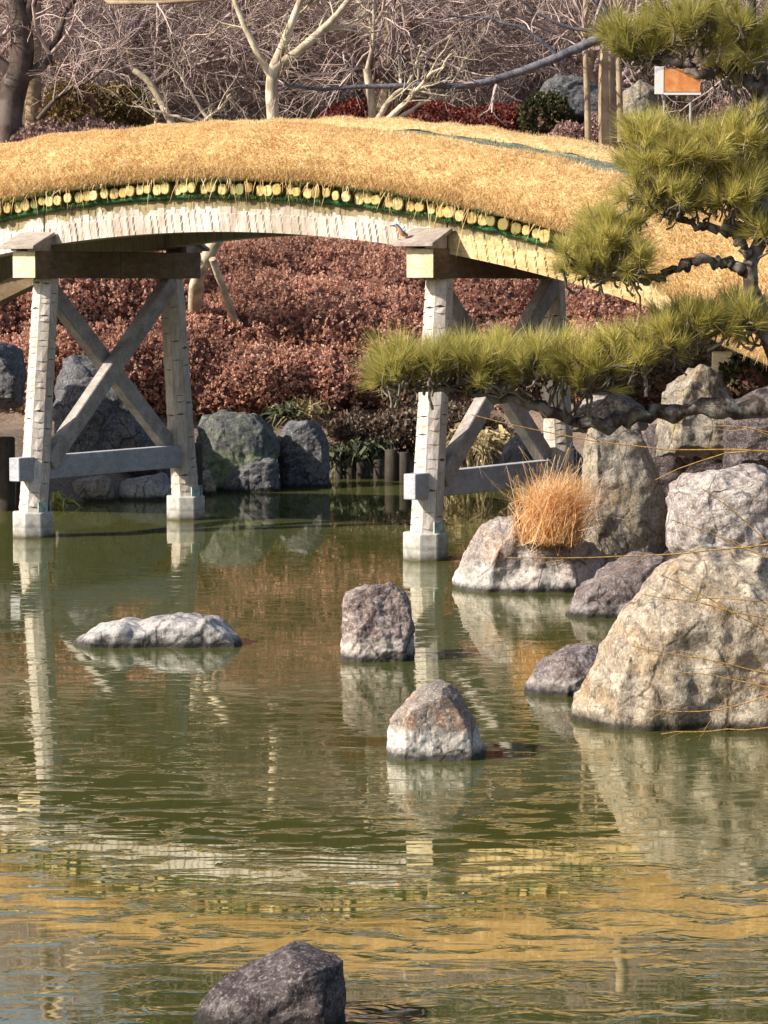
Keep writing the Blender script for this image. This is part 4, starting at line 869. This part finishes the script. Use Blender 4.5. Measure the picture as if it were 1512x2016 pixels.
for k, (x, y) in enumerate(((-15, 68), (-11.6, 71), (-5.6, 71), (-2.2, 69), (.6, 72), (3.2, 68), (6.4, 71), (9.4, 68), (12.6, 71), (16, 69), (-13, 76), (-3.8, 77), (-.8, 75), (2, 78), (5, 75), (8, 77), (11, 75), (14.5, 77))):
    t = empty('tall_evergreen', (x, y, float(ground_h(x, y)) - .1)); t.rotation_euler.z = k * 1.9; q = .85 + .25 * ((k * 53) % 7) / 7; t.scale = (q, q, q)
    tag(t, 'tall dark evergreen on the hilltop, mostly seen mirrored in the near water', 'tree', 'tall evergreens on the hilltop')
    for me, nm in zip(tall[k % 3], ('trunk', 'limbs', 'crown')):
        o = bpy.data.objects.new(nm, me); col.objects.link(o); o.parent = t
        if nm != 'trunk': o['kind'] = 'stuff'

# crape-like pale tree with its prop, in front of the azalea
tr0 = px((385, 760, 1.4), (384, 640, .9), (384, 540), (396, 510), (428, 478), (450, 430), Y=34.2)
limb_tree('pale_tree', gbase(tr0[0]), (tr0, .075, .085), [(px((392, 515), (378, 480), (372, 440), Y=34.2), .05, .04), (px((402, 720, 1.3), (398, 620, .6), (392, 530), Y=34.3), .035, .03)], [bk_pale, bk_pale], 'bent smooth pale trunk rising behind the rear left post', [], rt)
mb = MB(); a, b = at(418, 510, 34.1), at(490, 710, 35.0); mb.tube([b, a], [.05, .042], 9)
o = mb.build('prop_pole', bk_pale); o.data.transform(Matrix.Translation((-b[0], -b[1], -b[2]))); o.location = b.tolist(); tag(o, 'slanting wooden prop pole leaning on the bent pale trunk', 'pole')

# ================================================================== the pine over the water
pine_bark = bark_mat('pine_bark', rgb('#2a221e'), rgb('#544740'), rgb('#9c978c'), 34, .5)
twig_pale = bark_mat('pine_twig_bark', rgb('#4c4239'), rgb('#75695c'), rgb('#a89d8e'), 20, .6)
needle = leaf_mat('pine_needles', [(0.0, rgb('#8a8440')), (0.35, rgb('#beb65e')), (0.7, rgb('#dccf7a')), (0.90, rgb('#f0e4a0')), (0.95, rgb('#b08a4a'))], .5, .45, 1.5)
PY = 12.5; rp = np.random.default_rng(77)
pine = root('pine_tree', (2.35, PY + .3, float(ground_h(2.35, PY + .3)))); tag(pine, 'spreading pine with layered yellow green needle pads reaching over the pond', 'tree')
trunk_pts = [np.array([2.35, PY + .3, .3])] + px((1760, 1000, .2), (1620, 800), (1512, 690), (1482, 590), (1474, 500), (1494, 425), (1530, 330), (1515, 200), (1490, 100), (1470, -60), (1440, -180), Y=PY)
def wob_limb(pts, K, amp, r): q = resample(pts, K); q[1:-1] += r.normal(0, amp, (K - 2, 3)); return q
tq = wob_limb(trunk_pts, 36, .010, rp); tr_ = np.interp(np.linspace(0, 1, 36), [0, .25, .55, 1], [.08, .046, .034, .018])
v, f = tubes_np(tq[None], tr_[None], 9); link('trunk', np_mesh('trunk', v, f, True), pine, pine_bark)
limbs = [((1620, 800), (1500, 806), (1400, 802), (1300, 812), (1220, 828), (1170, 842), (1110, 822), (1040, 795), (960, 772), (880, 772), (815, 765)), ((1478, 530), (1420, 512), (1370, 515), (1320, 532), (1270, 558), (1200, 540), (1140, 520)),
         ((1490, 440), (1440, 458), (1400, 452), (1350, 432), (1290, 400), (1250, 380)), ((1525, 330), (1460, 350), (1380, 330), (1310, 325), (1260, 320)), ((1512, 190), (1440, 132), (1380, 150), (1320, 120), (1260, 122), (1200, 90)),
         ((1520, 260), (1480, 290), (1450, 300)), ((1490, 650), (1440, 640), (1380, 640), (1330, 640)), ((1500, 120), (1440, 70), (1380, 50)), ((1474, 500), (1450, 470), (1430, 440), (1480, 400), (1530, 390))]
lr = [(.048, .012), (.026, .008), (.022, .007), (.02, .007), (.028, .008), (.016, .007), (.018, .006), (.016, .006), (.02, .008)]
LP = []; 
for pts, (a, b) in zip(limbs, lr):
    K = 46; q = wob_limb(px(*pts, Y=PY), K, .009, rp); q[:, 1] += np.cumsum(rp.normal(0, .013, K)); rad = np.linspace(a, b, K) * rp.uniform(.72, 1.28, K)
    v, f = tubes_np(q[None], rad[None], 10); v = v + np.array([noise.noise(Vector((p_ * 40).tolist())) for p_ in v])[:, None] * rp.normal(0, .004, v.shape); link('branch', np_mesh('branch', v, f, True), pine, pine_bark); LP.append(q)
allb = np.concatenate(LP + [tq[12:]])
#      cx, cy, rx, ry (surveyed size), tufts
pads = [(1262, 56, 72, 50, 46), (1370, 30, 100, 55, 70), (1480, 40, 70, 60, 46), (1475, 250, 55, 60, 46), (1285, 290, 70, 55, 50), (1282, 240, 50, 40, 24), (1385, 275, 85, 60, 64), (1470, 330, 60, 45, 36), (1320, 365, 95, 38, 50), (1440, 365, 75, 40, 44), (1205, 432, 66, 48, 48), (1175, 482, 72, 44, 48), (1250, 488, 40, 40, 24),
        (1390, 605, 80, 40, 42), (1480, 600, 50, 50, 34), (790, 700, 62, 44, 40), (870, 690, 62, 42, 42), (960, 690, 75, 45, 52), (1060, 685, 75, 52, 60), (1160, 690, 75, 55, 60), (1255, 670, 65, 50, 46), (1330, 640, 50, 40, 28), (1500, 420, 40, 40, 22), (1450, 110, 50, 35, 14)]
for (cx, cy, rx, ry, nt_) in pads:
    nt_ = int(nt_ * 1.02); rx *= 1.08; ry *= 1.18; cx -= 8; c0 = at(cx, cy, PY); sx = rx / FPX * PY; sz = ry / FPX * PY; dy = max(.16, sx * .9)
    u_ = rp.normal(0, 1, (nt_, 3)); u_ /= np.linalg.norm(u_, axis=1)[:, None]; u_ *= rp.uniform(.2, 1.0, (nt_, 1)) ** .6 * np.where(rp.random((nt_, 1)) < .18, 1.4, 1.0)
    tip = c0 + u_ * [sx * .9, dy, sz * .72]; tip[:, 2] -= .052
    out = u_ * [1, 1, .8] * .75 + [0, 0, .75] + rp.normal(0, .25, (nt_, 3)); out /= np.linalg.norm(out, axis=1)[:, None]
    # twigs from the nearest branch up to each tuft
    di = np.linalg.norm(allb[None] - c0[None, None], axis=2)[0]; near_ = allb[np.argsort(di)[:14]]; st = near_[rp.integers(0, len(near_), nt_)]
    far_ = (np.linalg.norm(st - tip, axis=1) > .30) | (rp.random(nt_) < .62); st[far_] = tip[far_] - out[far_] * .10 + [0, 0, -.015] + rp.normal(0, .02, (far_.sum(), 3))
    ts = np.linspace(0, 1, 6)[None, :, None]; Pt = st[:, None] * (1 - ts) + tip[:, None] * ts + (np.array([0, 0, -.008]) + rp.normal(0, .012, (nt_, 1, 3))) * np.sin(ts * math.pi) + rp.normal(0, .006, (nt_, 6, 3)) * np.sin(ts * math.pi)
    Rt = np.linspace(.0058, .003, 6)[None] * rp.uniform(.7, 1.4, (nt_, 1)); v, f = tubes_np(Pt, Rt, 4)
    pad = link('needle_pad_twigs', np_mesh('needle_pad_twigs', v, f, True), pine, twig_pale); pad.name = 'twig_cluster'; pad['kind'] = 'stuff'
    nn_ = 100; n_ = nt_ * nn_; ti = np.repeat(np.arange(nt_), nn_); al = rp.uniform(-.045, .012, (n_, 1)); p = tip[ti] + out[ti] * al
    pe = rp.normal(0, 1, (n_, 3)); pe -= out[ti] * (pe * out[ti]).sum(1, keepdims=True); pe /= np.linalg.norm(pe, axis=1)[:, None]
    an = np.radians(rp.uniform(4, 50, (n_, 1))) * rp.uniform(.6, 1.25, nt_)[ti][:, None]; d = out[ti] * np.cos(an) + pe * np.sin(an); L = rp.uniform(.07, .145, (n_, 1)) * rp.uniform(.7, 1.15, nt_)[ti][:, None] * (1.25 if cx < 830 else 1)
    sd = np.cross(d, rp.normal(0, 1, (n_, 3))); sd /= np.linalg.norm(sd, axis=1)[:, None]; w = .0013
    Q = np.stack([p - sd * w, p + sd * w, p + d * L + [0, 0, -.006]], 1).reshape(-1, 3)
    tag(link('needles', np_mesh('needles', Q, np.arange(n_ * 3).reshape(-1, 3)), pad, needle), kind='stuff')

# ================================================================== thin golden twigs reaching in from the right
gold = bark_mat('golden_twig_bark', rgb('#8c6a34'), rgb('#c29a58'), None, 40)
sb = np.array([2.05, 11.2, float(ground_h(2.05, 11.2))]); shrubby = root('bare_shrub', sb); tag(shrubby, 'bare shrub whose thin golden twigs cross in front of the right rocks', 'shrub')
TWG = [((1700, 930), (1512, 878), (1420, 888), (1300, 886), (1150, 868), (1010, 836), (928, 818)), ((1700, 940), (1512, 880), (1420, 892), (1350, 912), (1292, 946)), ((1720, 1050), (1512, 1072), (1400, 1082), (1200, 1100), (990, 1098)),
       ((1720, 1200), (1512, 1100), (1420, 1056), (1320, 1022)), ((1720, 1360), (1512, 1326), (1400, 1300), (1245, 1274)), ((1720, 1400), (1512, 1352), (1420, 1332), (1335, 1320)), ((1720, 1220), (1512, 1182), (1430, 1178), (1350, 1174)), ((1720, 1260), (1512, 1070), (1445, 1005), (1380, 960)),
       ((1720, 1340), (1512, 1362), (1440, 1400), (1350, 1404), (1260, 1395)), ((1720, 1300), (1512, 1250), (1400, 1180), (1300, 1130)), ((1700, 900), (1512, 850), (1440, 830), (1380, 838)), ((1720, 1420), (1512, 1430), (1400, 1440), (1300, 1442)), ((1720, 1180), (1512, 1225), (1380, 1185), (1262, 1170))]
for k, tw in enumerate(TWG):
    Yk = 11.0 + .25 * math.sin(k * 2.1); q = [sb + np.array([rp.normal(0, .04), rp.normal(0, .05), .0])] + px(*tw, Y=Yk); q = resample(q, 26); q[4:] += rp.normal(0, .0025, (22, 3))
    mb = MB(); mb.tube(q, np.linspace(.006, .0016, 26), 5, cap=False); o = mb.build('stem', gold, shrubby)
    P, RR = grow(q[None], np.linspace(.005, .002, 26)[None], 4, .16, 28, .0, .12, 6, rp, .5, .95, .6, .0013); v, f = tubes_np(P, RR, 3); tag(link('side_twigs', np_mesh('side_twigs', v, f, True), o, gold), kind='stuff')

# ================================================================== bird, sign, landing post
def bird():
    """kingfisher-sized bird facing left, one lofted body"""
    # spine: x forward, z up: (x, z, radius_y, radius_z)
    prof = [(-.075, .004, .003, .002), (-.055, .010, .011, .006), (-.035, .020, .019, .017), (-.012, .034, .026, .026), (.008, .048, .027, .028), (.022, .062, .023, .024), (.032, .076, .021, .020), (.044, .083, .019, .018), (.056, .081, .012, .011), (.064, .078, .006, .006), (.085, .073, .0035, .0035), (.104, .069, .0012, .0012)]
    n_ = 14; V_ = []; Fs = []; mi = []
    for i, (x, z, ry, rz) in enumerate(prof):
        for k in range(n_):
            a = 2 * math.pi * k / n_; V_.append((x, math.sin(a) * ry, z + math.cos(a) * rz))
    for i in range(len(prof) - 1):
        for k in range(n_):
            Fs.append((i * n_ + k, i * n_ + (k + 1) % n_, (i + 1) * n_ + (k + 1) % n_, (i + 1) * n_ + k))
            top = math.cos(2 * math.pi * (k + .5) / n_)
            mi.append(2 if i >= 8 else (0 if top > (-.15 if i < 3 else .2 if i < 6 else -.05) else 1))
    Fs2 = list(Fs)
    me = bpy.data.meshes.new('kingfisher'); me.from_pydata(V_, [], Fs2); me.polygons.foreach_set('material_index', mi); me.polygons.foreach_set('use_smooth', [True] * len(Fs2)); me.update()
    m = Mat('blue_plumage', .5, .4); mb_ = m.done(m.ramp(m.noise(120, 3), [(0.35, rgb('#2a4a66')), (0.65, rgb('#5c8fb4'))]))
    mo = Mat('orange_plumage', .7).done(rgb('#d08a44')); mk = Mat('dark_bill', .4, .4).done(rgb('#1c1a1a'))
    p = B(3.93 - .165, -0.115, CAPT + .015 + .055); t = root('kingfisher', p)
    o = bpy.data.objects.new('body', me); col.objects.link(o); o.parent = t; o.location = (0, 0, .022); o.rotation_euler = (0, math.radians(-8), math.radians(180 + 8))
    for q in (mb_, mo, mk): me.materials.append(q)
    w = MB(); 
    for sg in (-1, 1):
        pts = [(.022, sg * .022, .058), (.0, sg * .0285, .048), (-.03, sg * .024, .030), (-.058, sg * .010, .016)]; 
        w.add([(x, y, z + dz) for x, y, z in pts for dz in (.012, -.010)] , [(0, 1, 3, 2), (2, 3, 5, 4), (4, 5, 7, 6)], 0, True)
    wo = w.build('wing', mb_); wo.parent = o
    e = MB()
    for sg in (-1, 1): e.tube([(.046, sg * .015, .086), (.0465, sg * .0185, .087)], [.0032, .002], 8)
    eo = e.build('eye', mk); eo.parent = o
    L = MB()
    for sg in (-1, 1): L.tube([(.0, sg * .01, .016), (.004, sg * .01, -.022 + .003)], .0022, 6); L.tube([(-.008, sg * .01, -.02), (.018, sg * .012, -.02)], .002, 6)
    lo = L.build('feet', mo); lo.parent = o
    tag(t, 'small blue backed orange breasted kingfisher perched on the right cap board', 'bird')
bird()

sg_o = Mat('orange_panel', .6); q1 = sg_o.noise(9, 4); sg_o = sg_o.done(sg_o.ramp(q1, [(0.35, rgb('#cf7c40')), (0.65, rgb('#e2a066'))]))
sg_w = Mat('white_board', .6).done(rgb('#e6e2dc'))
a = at(1335, 158, 41.0); t = root('signboard', (a[0], a[1], float(ground_h(a[0], a[1])))); tag(t, 'orange and white signboard standing beyond the pine', 'sign')
k = 41.0 / FPX; W2, H2 = 43 * k, 24 * k
mb = MB(); mb.beam((a[0] - W2 + 15 * k, a[1], a[2]), (a[0] + W2, a[1], a[2]), .03, 2 * H2 - .02); mb.build('panel', sg_o, t)
mb = MB(); mb.beam((a[0] - W2 + 6 * k, a[1], a[2] - H2 - .02), (a[0] - W2 + 6 * k, a[1], a[2] + H2 + .02), 17 * k, .04, side=(0, 1, 0)); mb.build('white_strip', sg_w, t)
mb = MB(); mb.beam((a[0] - W2 + 15 * k, a[1], a[2] - H2 - .015), (a[0] + W2 + .01, a[1], a[2] - H2 - .015), .04, .03); mb.build('white_rail', sg_w, t)
for q in (-.6, .6):
    mb = MB(); mb.tube([(a[0] + q * W2, a[1] + .05, float(ground_h(a[0], a[1])) - .1), (a[0] + q * W2, a[1] + .05, a[2] + H2)], .02, 8); mb.build('leg', grey_wood, t)

# squared post at the bridge landing
a = at(1428, 722, 23.5); mb = MB(); zt = a[2] + .12
mb.hexa([(a[0] - .12, a[1] - .1, .0), (a[0] + .1, a[1] - .16, .0), (a[0] + .16, a[1] + .06, .0), (a[0] - .06, a[1] + .12, .0), (a[0] - .12, a[1] - .1, zt), (a[0] + .1, a[1] - .16, zt), (a[0] + .16, a[1] + .06, zt), (a[0] - .06, a[1] + .12, zt)])
o = bevel(mb.build('landing_post', cap_wood), .01); tag(o, 'short squared cream post under the bridge landing behind the pine', 'post')
